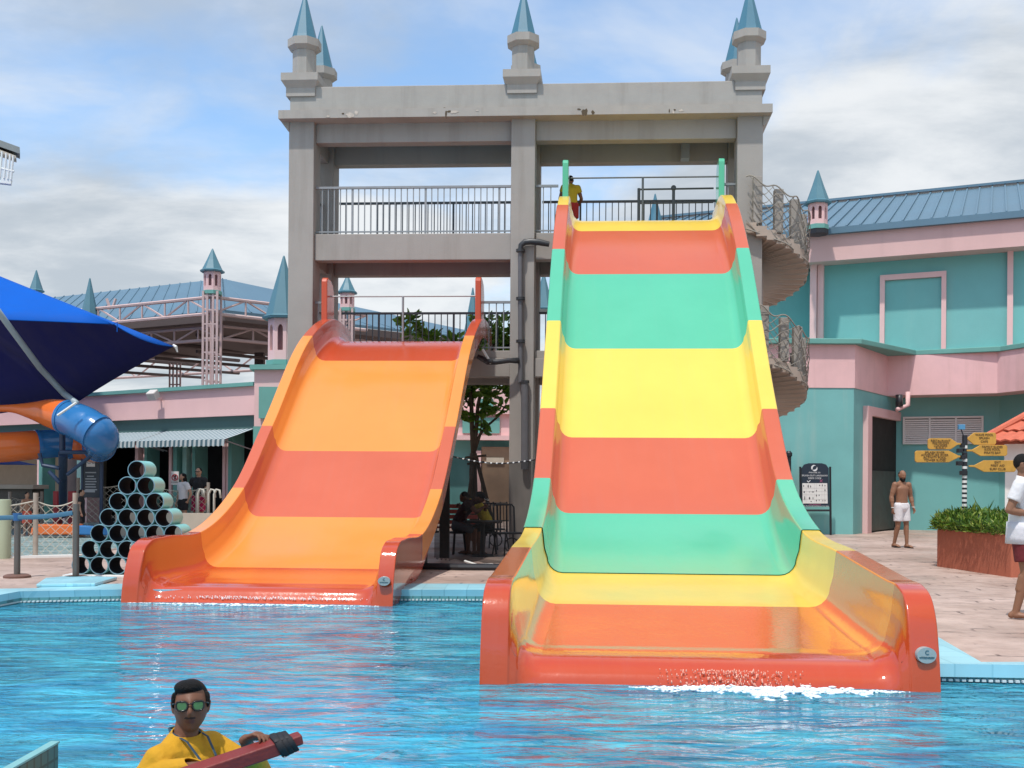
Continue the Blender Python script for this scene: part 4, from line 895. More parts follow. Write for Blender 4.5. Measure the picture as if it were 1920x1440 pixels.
for x0, x1, lbl in ((99, 110, 'red fire cabinet left of the dark blue slide post'), (127, 140, 'red fire cabinet right of the dark blue slide post')):
    a = at(x0, 957, 30.5); c = at(x1, 921, 30.5); w = empty('fire_cabinet', (a.x, a.y, a.z), lbl, 'cabinet', 'red fire cabinets')
    MB().box(a.x, c.x, a.y, a.y+.3, .15, c.z).build('cabinet_body', mat('fire_red', (.42, .02, .03), .4, .05), w, bevel=.01); MB().box(a.x+.02, c.x-.02, a.y-.02, a.y-.001, a.z, c.z-.03).build('door', _M['fire_red'], w, bevel=.005)
# kiosk counter at far left
kc = empty('kiosk_counter', gz(20, 990), 'grey stone kiosk counter at the left edge', 'counter')
a = at(-60, 975, 31); c = at(60, 917, 31); MB().box(a.x, c.x, 31, 31.8, .1, c.z).build('counter_front', mat('counter_stone', (.10, .095, .08), .7, .5, 2.5), kc); MB().box(a.x, c.x+.1, 30.85, 31.9, c.z+.001, c.z+.12).build('counter_top', PALE, kc, bevel=.01)
a = at(-40, 870, 30.5); c = at(28, 862, 30.5)
uc = empty('blue_parasol', (a.x, 30.5, .15), 'flat blue kiosk parasol at the left edge above the counter', 'parasol')
MB().hexa([Vector((a.x, 30, a.z)), Vector((c.x, 30, a.z)), Vector((c.x, 32, a.z)), Vector((a.x, 32, a.z)), Vector((a.x, 30.6, c.z)), Vector((c.x-.4, 30.6, c.z)), Vector((c.x-.4, 31.4, c.z)), Vector((a.x, 31.4, c.z))]).build('canopy', mat('parasol_blue', (.02, .09, .42), .7, .05), uc); MB().tube([(a.x+.3, 31, .1), (a.x+.3, 31, a.z)], .04).build('pole', RAILM, uc)
# ---------------------------------------------------------------- far roof on pink trusses, with its lattice tower
DT = 42.0; hall = empty('truss_hall', at(398, 720, DT), 'open hall with blue hip roof carried on pink steel trusses', 'hall')
cpt = at(398, 572, DT); tl = Vector((-1, .53, 0)).normalized(); trr = Vector((1, .79, 0)).normalized()
def hl(d_, s, z): p = cpt+d_*s; return Vector((p.x, p.y, z))
zc1 = at(398, 557, DT).z; zc0 = at(398, 588, DT).z; zl1 = at(398, 596, DT).z; zl0 = at(398, 626, DT).z
def truss(dv_, L_, za, zb_, n_, name, off=0.0, r=.07, vert=True):
    b = MB(); o_ = Vector((0, off, 0)); b.tube([hl(dv_, 0, za)+o_, hl(dv_, L_, za)+o_], r, 6); b.tube([hl(dv_, 0, zb_)+o_, hl(dv_, L_, zb_)+o_], r, 6)
    for i in range(n_+1):
        s = L_*i/n_; b.tube([hl(dv_, s, za)+o_, hl(dv_, s, zb_)+o_], r*.6, 5)
        if i < n_: z0_, z1_ = (za, zb_) if i % 2 else (zb_, za); b.tube([hl(dv_, s, z0_)+o_, hl(dv_, s+L_/n_, z1_)+o_], r*.6, 5)
    b.build(name, TRUSS, hall)
truss(tl, 11.5, zc1, zc0, 9, 'truss'); truss(trr, 7, zc1, zc0, 5, 'truss'); truss(tl, 16, zl1-.1, zl0, 12, 'truss', 1.5); truss(trr, 8, zl1-.1, zl0, 6, 'truss', 1.5)
dk = mat('truss_dark', (.10, .075, .07), .8, .1)
b = MB()
for dv_, L_ in ((tl, 22), (trr, 12)):
    zA, zB = at(398, 655, DT+14).z, at(398, 690, DT+14).z; o_ = Vector((0, 14, 0))
    b.tube([hl(dv_, -2, zA)+o_, hl(dv_, L_, zA)+o_], .09, 6); b.tube([hl(dv_, -2, zB)+o_, hl(dv_, L_, zB)+o_], .07, 6)
    for i in range(12): s = L_*i/12; b.tube([hl(dv_, s, zA if i % 2 else zB)+o_, hl(dv_, s+L_/12, zB if i % 2 else zA)+o_], .05, 5)
b.build('rear_truss', TRUSS, hall)
ez = at(398, 580, DT).z; eh = at(417, 527.5, DT+6.5)
c_ = hl(tl, -.3, ez)+Vector((0, 1.0, 0)); e1 = c_+tl*20; e2 = c_+trr*16; rl = eh+tl*17; rl.z = eh.z; r2_ = e2+Vector((2, 6, 0)); pk = eh
b = MB(); b.slab([c_, e1, rl, pk], (0, 0, 1), .12); b.slab([e2, c_, pk, at(508, 556, DT+9)], (0, 0, 1), .12); b.build('roof', BLUEROOF, hall)
b = MB()
for i in range(26): 
    s = i/26; a_ = c_.lerp(e1, s); t_ = pk.lerp(rl, s); b.tube([a_+Vector((0, 0, .13)), t_+Vector((0, 0, .13))], .035, 4)
for i in range(14):
    s = i/14; a_ = c_.lerp(e2, s); t_ = pk.lerp(at(508, 556, DT+9), s); b.tube([a_+Vector((0, 0, .13)), t_+Vector((0, 0, .13))], .035, 4)
b.build('roof_seam', BLUEROOF, hall)
b = MB(); b.slab([c_-Vector((0, 0, .31)), e1-Vector((0, 0, .31)), e1+Vector((0, 9, -.31)), c_+Vector((3, 9, -.31)), e2-Vector((0, 0, .31))], (0, 0, 1), .3); b.build('ceiling_deck', dk, hall)
b = MB(); rp = [hl(tl, s, zl1-.15)+Vector((0, 3+i*1.2, 0)) for i, s in enumerate((2, 5, 8, 11))]
for p in rp: b.tube([p, p+Vector((4, 7, .3))], .1, 5); b.tube([p+Vector((0, 0, -.7)), p+Vector((4, 7, -.4))], .08, 5)
b.build('purlin', dk, hall)
for px, lab in ((328, 0), (487, 0)):
    p = at(px, 720, DT+14 if px == 328 else DT+10); b = MB()
    if px == 487: b.box(p.x-.22, p.x+.22, p.y-.2, p.y+.2, .1, ez-.5)
    else:
        for dx in (-.28, -.1, .1, .28): b.box(p.x+dx-.035, p.x+dx+.035, p.y-.05, p.y+.05, .1, ez-.6)
        for k in range(14): b.box(p.x-.3, p.x+.3, p.y-.03, p.y+.03, 1+k*.8, 1.06+k*.8)
    b.build('hall_column', dk if px == 487 else TRUSS, hall)
def lattice(px, d, ptop, pbot, wpx, label, ctop, cbase, pd, name='lattice_turret'):
    t = turret(name, px, ctop, cbase, d, label, wpx*.72, pd=pd)
    a = at(px, ptop, d); z0 = .1; h = wpx*.5*d/F; b = MB(); x = a.x
    for dx in (-1, -.42, .42, 1):
        for dy in (-1, 1): b.box(x+dx*h-.04, x+dx*h+.04, d+dy*h-.04, d+dy*h+.04, z0, a.z)
    k = z0+.4
    while k < a.z: 
        for dy in (-1, 1): b.box(x-h, x+h, d+dy*h-.03, d+dy*h+.03, k, k+.06)
        k += .55
    b.build('lattice', TRUSS, t)
lattice(398, DT-.3, 548, 720, 26, 'slim turret with blue cone atop a tall pink lattice column by the hall', 466, 508, 546)
lattice(651, 44, 580, 640, 22, 'slim turret on a lattice column seen through the tower left bay', 514, 548, 578)
turret('roof_cone', 68, 506, 545, 50, 'farthest left blue cone peeking above the blue canopy', 12, drum=False); turret('roof_cone', 168, 521, 600, 45, 'wide blue cone rising just above the edge of the blue canopy', 17, drum=False)
turret('roof_cone', 886, 539, 625, 46, 'slender blue cone behind the orange slide right post', 17, drum=False); turret('roof_cone', 1228, 363, 430, 44, 'blue cone behind the top railing of the tall slide', 17, drum=False, m=SPIRE); turret('roof_cone', 1019, 510, 580, 46, 'blue cone behind the middle column, half hidden by the tall slide', 20, drum=False)
b = MB()
for s, px in ((-1, 203), (1, 214)): 
    b.tube([at(px-s*2, 600, DT+6), at(px-s*2, 575, DT+6), at(px+s*3, 560, DT+6)], .07, 6)
b.build('roof_finial', TRUSS, hall)
# white balcony corner at the upper left edge
bc = empty('white_balcony', at(10, 340, 30), 'white balcony corner under a grey roof at the upper left edge', 'balcony')
GR = mat('roof_grey', (.22, .24, .23), .7, .1); g = lambda px, py, d=30: at(px, py, d)
b = MB(); b.slab([g(-200, 190), g(37, 276), g(37, 288), g(-200, 205)], (-.46, 1, .25), 3); b.build('roof_edge', GR, bc)
b = MB(); b.slab([g(-200, 206), g(30, 292), g(30, 297), g(-200, 215)], (-.46, 1, .25), 2.5); b.build('soffit_board', PALE, bc)
b = MB(); b.slab([g(-200, 290), g(22, 336), g(20, 345), g(-200, 320)], (-.46, 1, .25), 2); b.build('balcony_floor', WHITE, bc)
b = MB()
for px in (-30, 4, 12, 19, 25): b.tube([g(px, 286+(px-25)*.36+6), g(px-4, 337+(px-25)*.2)], .03, 6)
b.tube([g(-60, 300), g(26, 322)], .03, 6); b.build('balustrade', WHITE, bc)
# ---------------------------------------------------------------- pink/teal building seen between the slides
mbd = empty('pink_arcade', at(905, 980, 40), 'pink and teal arcade building seen between the two slides', 'building')
g = lambda px, py, d=40.0: at(px, py, d)
def gbox(x0, y0, x1, y1, d, th_, name, m, par):
    a = at(x0, y1, d); c = at(x1, y0, d); return MB().box(a.x, c.x, d, d+th_, a.z, c.z).build(name, m, par)
gbox(780, 730, 1000, 822, 40, 1, 'upper_wall', PINK, mbd); gbox(780, 822, 1000, 990, 40.3, 1, 'lower_wall', TEAL, mbd)
for x0, x1 in ((867, 937), (780, 848)): gbox(x0, 783, x1, 812, 39.9, .09, 'window_panel', TEALD, mbd)
gbox(900, 748, 925, 768, 39.9, .09, 'window_panel', TEALD, mbd); gbox(780, 768, 1000, 775, 39.8, .19, 'string_course', PINK, mbd); gbox(780, 817, 1000, 824, 39.6, .6, 'string_course', PINK, mbd)
gbox(902, 838, 960, 975, 39.9, .3, 'shop_front', mat('shop_brown', (.30, .20, .13), .7, .15), mbd); gbox(885, 845, 902, 980, 39.8, .3, 'pier', PINK, mbd); gbox(912, 858, 945, 870, 39.85, .04, 'sign_strip', PALE, mbd)

# ---------------------------------------------------------------- big blue canopy with its rib
CAN = mat('canopy_blue', (.003, .095, .46), .7, .08, 1.2); CAN_SHADE = mat('canopy_underside_shade', (.001, .005, .11), .9, .1, 1.2)  # second blue is the same cloth darkened to paint shade on the underside
def canopy_mat():
    N = CAN.node_tree.nodes; L = CAN.node_tree.links; b = N['Principled BSDF']; b.inputs['Specular IOR Level'].default_value = .1
canopy_mat()
cn = empty('blue_canopy', at(-500, 900, 24), 'huge deep blue tensile canopy hanging over the left edge', 'canopy')
Ap = at(-380, 365, 33.0); ze = 4.1
def ez_(px, py, z=ze): x, zz = ray(px, py); d = (z-EYE)/zz; return Vector((x*d, d, z))
P1 = at(213, 607, 25.5); P0 = at(-600, 586, 24); P2 = at(326, 649, 28.5); P3 = at(150, 751, 33); P4 = at(0, 775, 35); P5 = at(-500, 800, 42)
def tri(mb, a, b_, c, n=10, sag=.0):
    g_ = {}
    for i in range(n+1):
        for j in range(n+1-i):
            u, v = i/n, j/n; w_ = 1-u-v; p = a*w_+b_*u+c*v
            edge_ = min(1, (u+v))*(1-(u+v))*0 + 4*u*v
            p = p-Vector((0, 0, sag*4*u*v)) ; g_[i, j] = mb.bm.verts.new(p)
    for i in range(n):
        for j in range(n-i):
            mb.bm.faces.new((g_[i, j], g_[i+1, j], g_[i, j+1]))
            if i+j < n-1: mb.bm.faces.new((g_[i+1, j], g_[i+1, j+1], g_[i, j+1]))
mb = MB(); tri(mb, Ap, P0, P1, 12, -.05); tri(mb, Ap, P1, P2, 12, .12); tri(mb, Ap, P2, P3, 12, -.05); tri(mb, Ap, P3, P4, 8, 0); tri(mb, Ap, P4, P5, 8, 0)
bmesh.ops.remove_doubles(mb.bm, verts=mb.bm.verts, dist=.002)
o = mb.build('fabric', [CAN, CAN_SHADE], cn, smooth=True, sharp=12); FABRIC = o
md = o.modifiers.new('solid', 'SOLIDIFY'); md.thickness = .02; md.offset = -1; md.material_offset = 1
RIB = mat('rib_pale', (.30, .38, .42), .5, .05)
mb = MB(); mb.tube([at(-20, 560, 24.6), at(12, 605, 25), at(75, 690, 27), at(120, 738, 27.5), at(143, 756, 25.6)], [.07, .075, .08, .08, .075], 10); mb.build('rib', RIB, cn, smooth=True)
MB().tube([P2+Vector((-.02, 0, .03)), P2+Vector((.06, -.02, -.02)), P2+Vector((.1, 0, -.16))], [.03, .045, .02], 8).build('corner_fitting', WHITE, cn)
MB().tube([P1+Vector((-.12, -.02, .03)), P1+Vector((0, -.04, -.02)), P1+Vector((.10, -.03, .03)), P1+Vector((.1, -.04, -.2))], .012, 6).build('tie_cord', CAN, cn)
MB().tube([Vector((Ap.x, Ap.y, .1)), Ap], .16, 12).build('mast', RIB, cn)
mb = MB(); mb.tube([at(143, 755, 25), at(108, 779, 25)], .03, 8); mb.build('strut', WHITE, cn)
# ---------------------------------------------------------------- tube slide on its post
TO = gel('tube_orange', (.72, .16, .035)); TB = gel('tube_blue', (.03, .17, .42))
ts = empty('tube_slide', gz(118, 958), 'looping orange and blue tube slide under the blue canopy', 'slide')
def spline(ks, n):
    return [interp(ks, i*(len(ks)-1)/n) for i in range(n+1)]
# (px, py, depth, radius px)
path = [(-40, 768, 26.5, 6), (25, 766, 26.5, 7), (60, 770, 26.4, 15), (100, 776, 26.2, 27), (130, 784, 26.0, 31), (165, 800, 25.6, 33), (190, 822, 25.8, 31), (186, 836, 27.0, 28), (150, 836, 27.8, 26), (118, 832, 27.6, 25), (70, 834, 27.2, 26), (20, 838, 26.8, 27), (-60, 842, 26.2, 28)]
def tubeseg(i0, i1, m, name, n=14, cut=None):
    b = MB(); pts = []; rr_ = []
    for k in range(n+1):
        v = interp(path, i0+(i1-i0)*k/n); pts.append(at(v[0], v[1], v[2])); rr_.append(v[3]*v[2]/F)
    b.tube(pts, rr_, 24, caps=False); o = b.build(name, m, ts, smooth=True, solid=.03)
    for q_, r_ in ((0, rr_[0]), (-1, rr_[-1])):
        f = MB(); dd = (pts[1]-pts[0]).normalized() if q_ == 0 else (pts[-1]-pts[-2]).normalized(); f.tube([pts[q_]-dd*.03, pts[q_]+dd*.03], r_*1.07, 24); 
    return pts, rr_
for i0, i1, m, nm in ((0, 3.9, TO, 'tube_section'), (3.9, 7.0, TB, 'tube_section'), (7.0, 8.6, TO, 'tube_section'), (8.6, 10.0, TB, 'tube_section'), (10.0, 12, TO, 'tube_section')): tubeseg(i0, i1, m, nm, 20)
for t_, m in ((3.9, TB), (7.0, TB), (8.6, TB), (10.0, TB), (5.5, TB)):
    v = interp(path, t_); v2 = interp(path, t_+.05); p = at(*v[:3]); dd = (at(*v2[:3])-p).normalized(); r_ = v[3]*v[2]/F
    b = MB(); b.tube([p-dd*.045, p-dd*.044, p+dd*.044, p+dd*.045], [r_*.98, r_*1.09, r_*1.09, r_*.98], 24, caps=False); b.build('flange_ring', m, ts, smooth=True, sharp=40)
b = MB(); b.tube([gz(118, 965, .6), at(118, 850, 26.6)], .11, 14); b.tube([at(117, 850, 26.6), at(117, 800, 26.6)], .07, 12); b.build('support_post', NAVY, ts, smooth=True, sharp=40)
b = MB(); f = lambda px, py, dd=0: at(px, py, 26.4+dd)
b.tube([f(112, 848), f(186, 848)], .05, 8); b.tube([f(184, 848), f(184, 842)], .06, 8); b.tube([f(126, 890), f(176, 850)], .045, 8); b.tube([f(112, 878), f(80, 872), f(74, 850)], .05, 8); b.tube([f(112, 905), f(92, 884)], .055, 8); b.build('bracket', NAVY, ts)
g_ = gz(118, 962); MB().lathe([(.32, .0), (.28, .06), (.13, .32), (.12, .42)], Vector((g_.x, g_.y, .5)), 16).build('post_boot', WHITE, ts, smooth=True, sharp=40)
MB().lathe([(.30, .0), (.30, .36)], Vector((g_.x, g_.y, .145)), 16).build('post_footing', WHITE, ts)
# orange flume wall in the kiddie pool
fw = empty('orange_flume', gz(110, 1003), 'low orange and blue splash flume across the kiddie pool', 'flume')
b = MB(); b.slab([at(56, 1003, 26.4), at(146, 1003, 26.4), at(146, 984, 26.4), at(70, 983, 26.4), at(58, 990, 26.4)], (0, 1, 0), .35); b.build('orange_wall', TO, fw, bevel=.03)
b = MB(); b.slab([at(146.5, 1003, 26.4), at(215, 1004, 26.4), at(215, 990, 26.4), at(146.5, 985, 26.4)], (0, 1, 0), .35); b.build('blue_wall', TB, fw, bevel=.03)
cp = empty('cream_pillar', gz(6, 1047), 'cream bollard with rounded top at the left edge', 'bollard')
g_ = gz(4, 1047); MB().lathe([(.15, 0), (.15, 1.05), (.14, 1.08)], g_, 20).build('bollard_body', mat('cream', (.38, .43, .30), .6, .08), cp, smooth=True, sharp=50)

# ---------------------------------------------------------------- pyramid of pipes
PT = mat('pipe_teal', (.22, .56, .54), .35, .08, 3); PI = mat('pipe_inside', (.008, .014, .022), .85, .2, 6, spec=.1); PRIM = mat('pipe_rim', (.18, .33, .40), .5, .1, 10)
base = gz(157, 1081); dY = base.y; stp = 34.6*dY/F; rP = stp/2
vy = rP*math.sqrt(3); proto = None
rows_lab = ['bottom', 'second', 'third', 'fourth', 'fifth', 'sixth']
bx_ = at(151, 1064, dY).x; bz_ = .15+rP+.03
for r_ in range(7):
    for c_2 in range(7-r_):
        x = bx_+stp*(c_2+r_*.5); z = bz_+r_*vy
        if r_ == 6: lab = 'single teal pipe crowning the pyramid'
        else:
            n_ = 7-r_; where = 'leftmost' if c_2 == 0 else ('rightmost' if c_2 == n_-1 else ['', 'second', 'third', 'fourth', 'fifth', 'sixth'][c_2]+' from left')
            lab = 'teal pipe, %s in the %s row from the ground of the pyramid' % (where, rows_lab[r_])
        px = 960+x/dY*F
        if z < 1.0 and px > 262+ (r_*8) + (20 if r_ > 1 else 0) and r_ < 2: continue
        if r_ == 2 and c_2 > 4: continue
        if proto is None:
            e_ = empty('stacked_pipe', (x, dY, z), lab, 'pipe', 'teal pipes stacked in a pyramid'); proto = e_
            b = MB(); n = 36; Lp = .46; ri = rP*.90; ro = rP*.995
            rg = [[b.bm.verts.new((r*math.cos(2*math.pi*k/n), y, r*math.sin(2*math.pi*k/n))) for k in range(n)] for r, y in ((ro, .004), (ro, Lp), (ri, Lp), (ri, .004), ((ri+.003), 0), ((ro-.003), 0))]
            for i in range(6):
                for k in range(n): b.bm.faces.new((rg[i][k], rg[(i+1) % 6][k], rg[(i+1) % 6][(k+1) % n], rg[i][(k+1) % n])).material_index = [0, 0, 1, 2, 2, 2][i]
            b.build('pipe_shell', [PT, PI, PRIM], e_, smooth=True, sharp=30, local=True)
        else:
            e_ = copy_tree(proto); e_.location = (x, dY, z); e_['label'] = lab
        e_.rotation_euler = (0, rnd.uniform(-3, 3), R(rnd.uniform(-1.2, 1.2)))
b = MB(); b.box(bx_-.25, bx_+stp*6.5, dY-.06, dY+.5, .13, .178); o = b.build('pipe_plinth', WHITE, bevel=.008); tag(o, 'thin white base board under the pyramid of pipes', 'base board')
# ---------------------------------------------------------------- stanchions, blue strap, light blue slab, net fence
sl_ = MB(); a = [gz(68, 1102), gz(178, 1100), gz(220, 1088), gz(130, 1086), gz(85, 1090)]
sl_.prism([(p.x, p.y) for p in a], .157, .20); o = sl_.build('stepping_slab', COPE, bevel=.01); tag(o, 'low light blue slab lying on the pool edge', 'slab')
def stanchion(px, py, ptop, label, base_):
    p = gz(px, py); w = empty('stanchion', p, label, 'stanchion', 'rope barrier posts by the kiddie pool'); d = p.y; zt_ = at(px, ptop, d).z
    MB().tube([p+Vector((0, 0, .05 if base_ else 0)), Vector((p.x, p.y, zt_))], .045, 14).build('post', mat('stanchion_grey', (.13, .12, .11), .4, .1, 4, metal=.4), w, smooth=True, sharp=40)
    MB().lathe([(.19, 0), (.19, .03), (.15, .05)], p, 20).build('base_plate', mat('base_rust', (.16, .08, .06), .7, .3, 10), w)
    return Vector((p.x, p.y, zt_))
s1_ = stanchion(32, 1083, 966, 'dark stanchion on a rusty round base at the left', True); s2_ = stanchion(142, 1086, 945, 'taller dark stanchion beside the pyramid of pipes', True)
mb = MB(); q_ = at(-260, 968, s1_.y-.3)
def strap(a, b_, sag=.01):
    pts = [a.lerp(b_, i/10)-Vector((0, 0, sag*math.sin(math.pi*i/10))) for i in range(11)]; mb.tube(pts, [(.008, .035)]*11, 8, side=(0, 1, 0))
strap(q_, s1_-Vector((0, .045, .03)), .03); strap(s1_-Vector((0, .045, .03)), s2_-Vector((.04, .03, .13)), .02)
o = mb.build('barrier_strap', mat('strap_blue', (.05, .15, .24), .7, .05)); tag(o, 'blue webbing strap stretched between the two dark stanchions', 'strap')
MB().lathe([(.065, -.08), (.065, .03)], s1_, 14).build('strap_head', mat('strap_head', (.02, .10, .26), .5, .05), bpy.data.objects['stanchion'])
NETP = mat('net_post', (.36, .31, .26), .7, .2, 8); NETR = mat('net_rope', (.55, .53, .45), .9, .2, 30)
def net_panel(a, b_, h, label, cell=.16, sag=.1, r=.006, post=True, top=True, m=NETR, posth=.15):
    """a, b_: feet of the two posts"""
    w = empty('net_fence', a, label, 'net fence', 'rope net fences round the kiddie pool'); L_ = (b_-a).length; n_ = max(2, int(L_/cell)); nv = max(2, int(h/cell)); mb = MB()
    def P(u, v): p = a.lerp(b_, u); return p+Vector((0, 0, h*v-(sag*math.sin(math.pi*u))*v))
    for k in range(-nv, n_+nv):
        for s in (1, -1):
            pts = [P((k+s*j)/n_, j/nv) for j in range(nv+1) if -1e-6 <= (k+s*j)/n_ <= 1+1e-6]
            if len(pts) > 1: mb.tube(pts, r, 3)
    for v in (0, 1): mb.tube([P(i/16, v) for i in range(17)], r*2.2, 5)
    mb.build('net', m, w)
    for q_ in (a, b_): MB().tube([q_, q_+Vector((0, 0, h+posth))], .045, 10).build('post', NETP, w, smooth=True, sharp=40)
    return w
G = lambda px, py: gz(px, py)
net_panel(G(-90, 1052), G(66, 1045), 1.05, 'rope net fence left of the grey pool post'); net_panel(G(66.5, 1045), G(140, 1043), 1.05, 'rope net fence between the grey pool post and the stanchion')
net_panel(G(18, 996), G(78, 992), .95, 'far net fence behind the child in the kiddie pool'); net_panel(G(146, 1003), G(238, 1003), 1.35, 'net fence behind the left of the pipe pyramid'); net_panel(G(290, 1000), G(390, 1000), 1.25, 'net fence between the pipes and the orange slide')
PB = MB(); a = at(200, 968, 26.5); c = at(430, 968, 26.5)
o = MB().box(at(200, 900, 27).x, at(470, 900, 27).x, 27.6, 27.8, .1, .75).build('low_wall', PALE); tag(o, 'low pale wall behind the pipes and the net fence', 'wall')
for i, px in enumerate((368, 371, 391, 401)):
    p = G(px, 1000+i*2); w = empty('rail_hoop', p, 'pale curved rail hoop beside the orange slide, %s from left' % ['first', 'second', 'third', 'fourth'][i], 'rail', 'pale rail hoops')
    MB().tube([p, p+Vector((0, 0, 1.1)), p+Vector((.06, 0, 1.22)), p+Vector((.14, 0, 1.2)), p+Vector((.17, 0, 1.0))], .03, 8).build('hoop', mat('rail_cream', (.55, .52, .45), .5, .05), w, smooth=True)
# ---------------------------------------------------------------- right foreground: sign post, planter, rules board
YB = mat('sign_yellow', (.58, .31, .05), .5, .15, 8, streak=.3); TXT = mat('sign_text', (.10, .05, .02), .6, .1)
pA = gz(1757, 1062); pB = gz(1896, 1083)
pl_ = empty('planter', (pA.x+1, pA.y, .15), 'rust red concrete planter full of green shrubs by the sign post', 'planter')
PLM = mat('planter_red', (.42, .125, .07), .8, .12, 2, .15, 30, streak=.4, streakcol='#6b3226')
zp = at(1757, 992, pA.y).z; pts = [(pA.x, pA.y), (pB.x, pB.y), (pB.x+3.4, pB.y+.5), (pB.x+3.4, pB.y+3.8), (pA.x+.90, pA.y+1.7)]
MB().prism(pts, .13, zp).build('planter_wall', PLM, pl_, bevel=.02)
cxp = sum(p[0] for p in pts)/5; cyp = sum(p[1] for p in pts)/5
MB().prism([(cxp+(x-cxp)*.9, cyp+(y-cyp)*.9) for x, y in pts], zp+.001, zp+.03).build('soil', mat('soil', (.05, .035, .02), .95, .3, 20), pl_)
LF1 = mat('leaf_bright', (.17, .30, .035), .5, .3, 9); LF2 = mat('leaf_mid', (.09, .19, .028), .5, .3, 9); LF3 = mat('leaf_dark', (.035, .09, .016), .55, .3, 9)
hedge = MB()
def plc():
    while True:
        u, v = rnd.random(), rnd.random(); p = Vector(pts[0]).lerp(Vector(pts[1]), u).lerp(Vector(pts[4]).lerp(Vector(pts[3]), u), v)
        h = .31*(1-abs(v-.45)**2*1.2)*rnd.uniform(.15, 1)*(.75+.25*math.sin(p.x*3.1+1)*math.cos(p.y*2.3)); e_ = -.12 if min(u, v) < .06 else 0
        return Vector((p.x-.06+e_*.4, p.y+e_*.3-.05, zp+.02+h+e_*.4)), (rnd.uniform(-1, 1), rnd.uniform(-1, .6), .9)
leaves(hedge, 15000, plc, .095, .15, 4, .3); leaves(hedge, 3500, plc, .16, .12, 4, .6)
o = hedge.build('shrub', [LF1, LF2, LF3, mat('leaf_yellow', (.26, .32, .05), .5, .3, 9)], pl_)
for i, (px, py, n, h) in enumerate(((1818, 944, 16, .36), (1845, 960, 4, .55), (1858, 958, 5, .34))):
    c = at(px, 985, 19.3); b = MB()
    for k in range(n): 
        t = rnd.uniform(0, 6.28); l = h*rnd.uniform(.7, 1.1); d_ = Vector((math.cos(t)*.45, math.sin(t)*.45, 1)).normalized(); s_ = d_.orthogonal()*.016; q_ = c+Vector((0, 0, .1))
        b.sheet([q_-s_, q_+d_*l*.5-s_*1.4, q_+d_*l, q_+d_*l*.5+s_*1.4, q_+s_])
    b.build('spiky_plant', LF1 if i == 0 else LF2, pl_)
sp_ = empty('direction_post', at(1810, 990, 19.4), 'black and white banded post carrying five yellow paddle shaped signs', 'sign post')
PD = 19.4; pf = lambda px, py, dd=0.0: at(px, py, PD+dd)
y = 985.0; k = 0
b = MB(); b2 = MB(); x = pf(1808.5, 900).x
def seg(mb, ya, yb, r): mb.tube([(x, PD, at(1808, yb, PD).z), (x, PD, at(1808, ya, PD).z)], r, 14)
for ya, yb in ((816, 835), (841, 847), (848, 860), (866, 874)): seg(b, ya, yb, .047)
for ya, yb in ((835.2, 840.8), (860.3, 865.7), (874.3, 879)): seg(b2, ya, yb, .046)
yy = 879.2
while yy < 1010: seg(b, yy, yy+3.6, .044); seg(b2, yy+3.8, yy+8.6, .044); yy += 8.8
b.build('black_band', BLACK, sp_, smooth=True, sharp=40); b2.build('white_band', WHITE, sp_, smooth=True, sharp=40)
b = MB(); a = pf(1796, 805.5); c = pf(1808, 796); b.box(a.x, c.x, PD-.05, PD+.02, a.z, c.z); 
o = b.build('blue_tag', mat('tag_blue', (.08, .26, .45), .5, .05), sp_, bevel=.005)
MB().tube([pf(1802, 805), pf(1806, 816)], .01, 6).build('tag_wire', BLACK, sp_)
def paddle(x0, x1, y0, y1, tip, words, label, ylist, dd):
    """blade from px x0..x1, shoulder towards the pole at px tip"""
    right = tip < x0; ym = (y0+y1)/2; z = lambda a_, b_: pf(a_, b_, dd)
    sh = (x1-x0)*.22 if (x1-x0) > 40 else 12
    if right: out = [(tip, ym-1.5), (x0, ym-2), (x0+sh, y0), (x1-3, y0), (x1, y0+3), (x1, y1-3), (x1-3, y1), (x0+sh, y1), (x0, ym+2), (tip, ym+1.5)]
    else: out = [(tip, ym-1.5), (x1, ym-2), (x1-sh, y0), (x0+3, y0), (x0, y0+3), (x0, y1-3), (x0+3, y1), (x1-sh, y1), (x1, ym+2), (tip, ym+1.5)]
    b = MB(); b.slab([z(*q_) for q_ in out], (0, 1, 0), .035); o = b.build('paddle_sign', YB, sp_, bevel=.006); o['label'] = label
    tx = (x0+x1)/2 + (4 if right else -4)
    for w_, yy in zip(words, ylist): text(w_, .058, facing(z(tx, yy)+Vector((0, -.004, 0)), (1, 0, 0)), TXT, o)
    MB().box(pf(min(tip, 1808), 0).x-.01, pf(max(tip, 1808), 0).x+.01, PD-.06, PD+.05, z(0, ym+4).z, z(0, ym-4).z).build('bracket', BLACK, sp_, bevel=.004)
paddle(1740, 1795, 822, 842.5, 1802, ['RESTAURANT', 'RESTROOM', 'LOCKERS', 'SURAU'], 'upper left yellow paddle sign', (826.5, 831, 835.5, 840), -.03)
paddle(1716, 1797, 845, 867, 1801, ['SPLASH RIVER', 'ADVENTURE RIVER', 'ACTIVITY POOL', 'TOWER SLIDES'], 'longest left yellow paddle sign', (848.5, 853.2, 858, 863), -.07)
paddle(1815, 1868, 811, 834, 1812, ['WAVE POOL', 'SPLASH', 'CAFE'], 'top right yellow paddle sign', (815.5, 821.5, 828), -.03)
paddle(1824, 1889, 834.5, 855, 1813, ['FAMILY SLIDES', 'KIDS POOL', 'PIRATE BAY'], 'middle right yellow paddle sign', (838, 843, 849), -.06)
paddle(1828, 1905, 863, 885, 1817, ['EXIT', 'FIRST AID', 'SURF CLUB'], 'lowest right yellow paddle sign', (867, 873, 879.5), -.03)
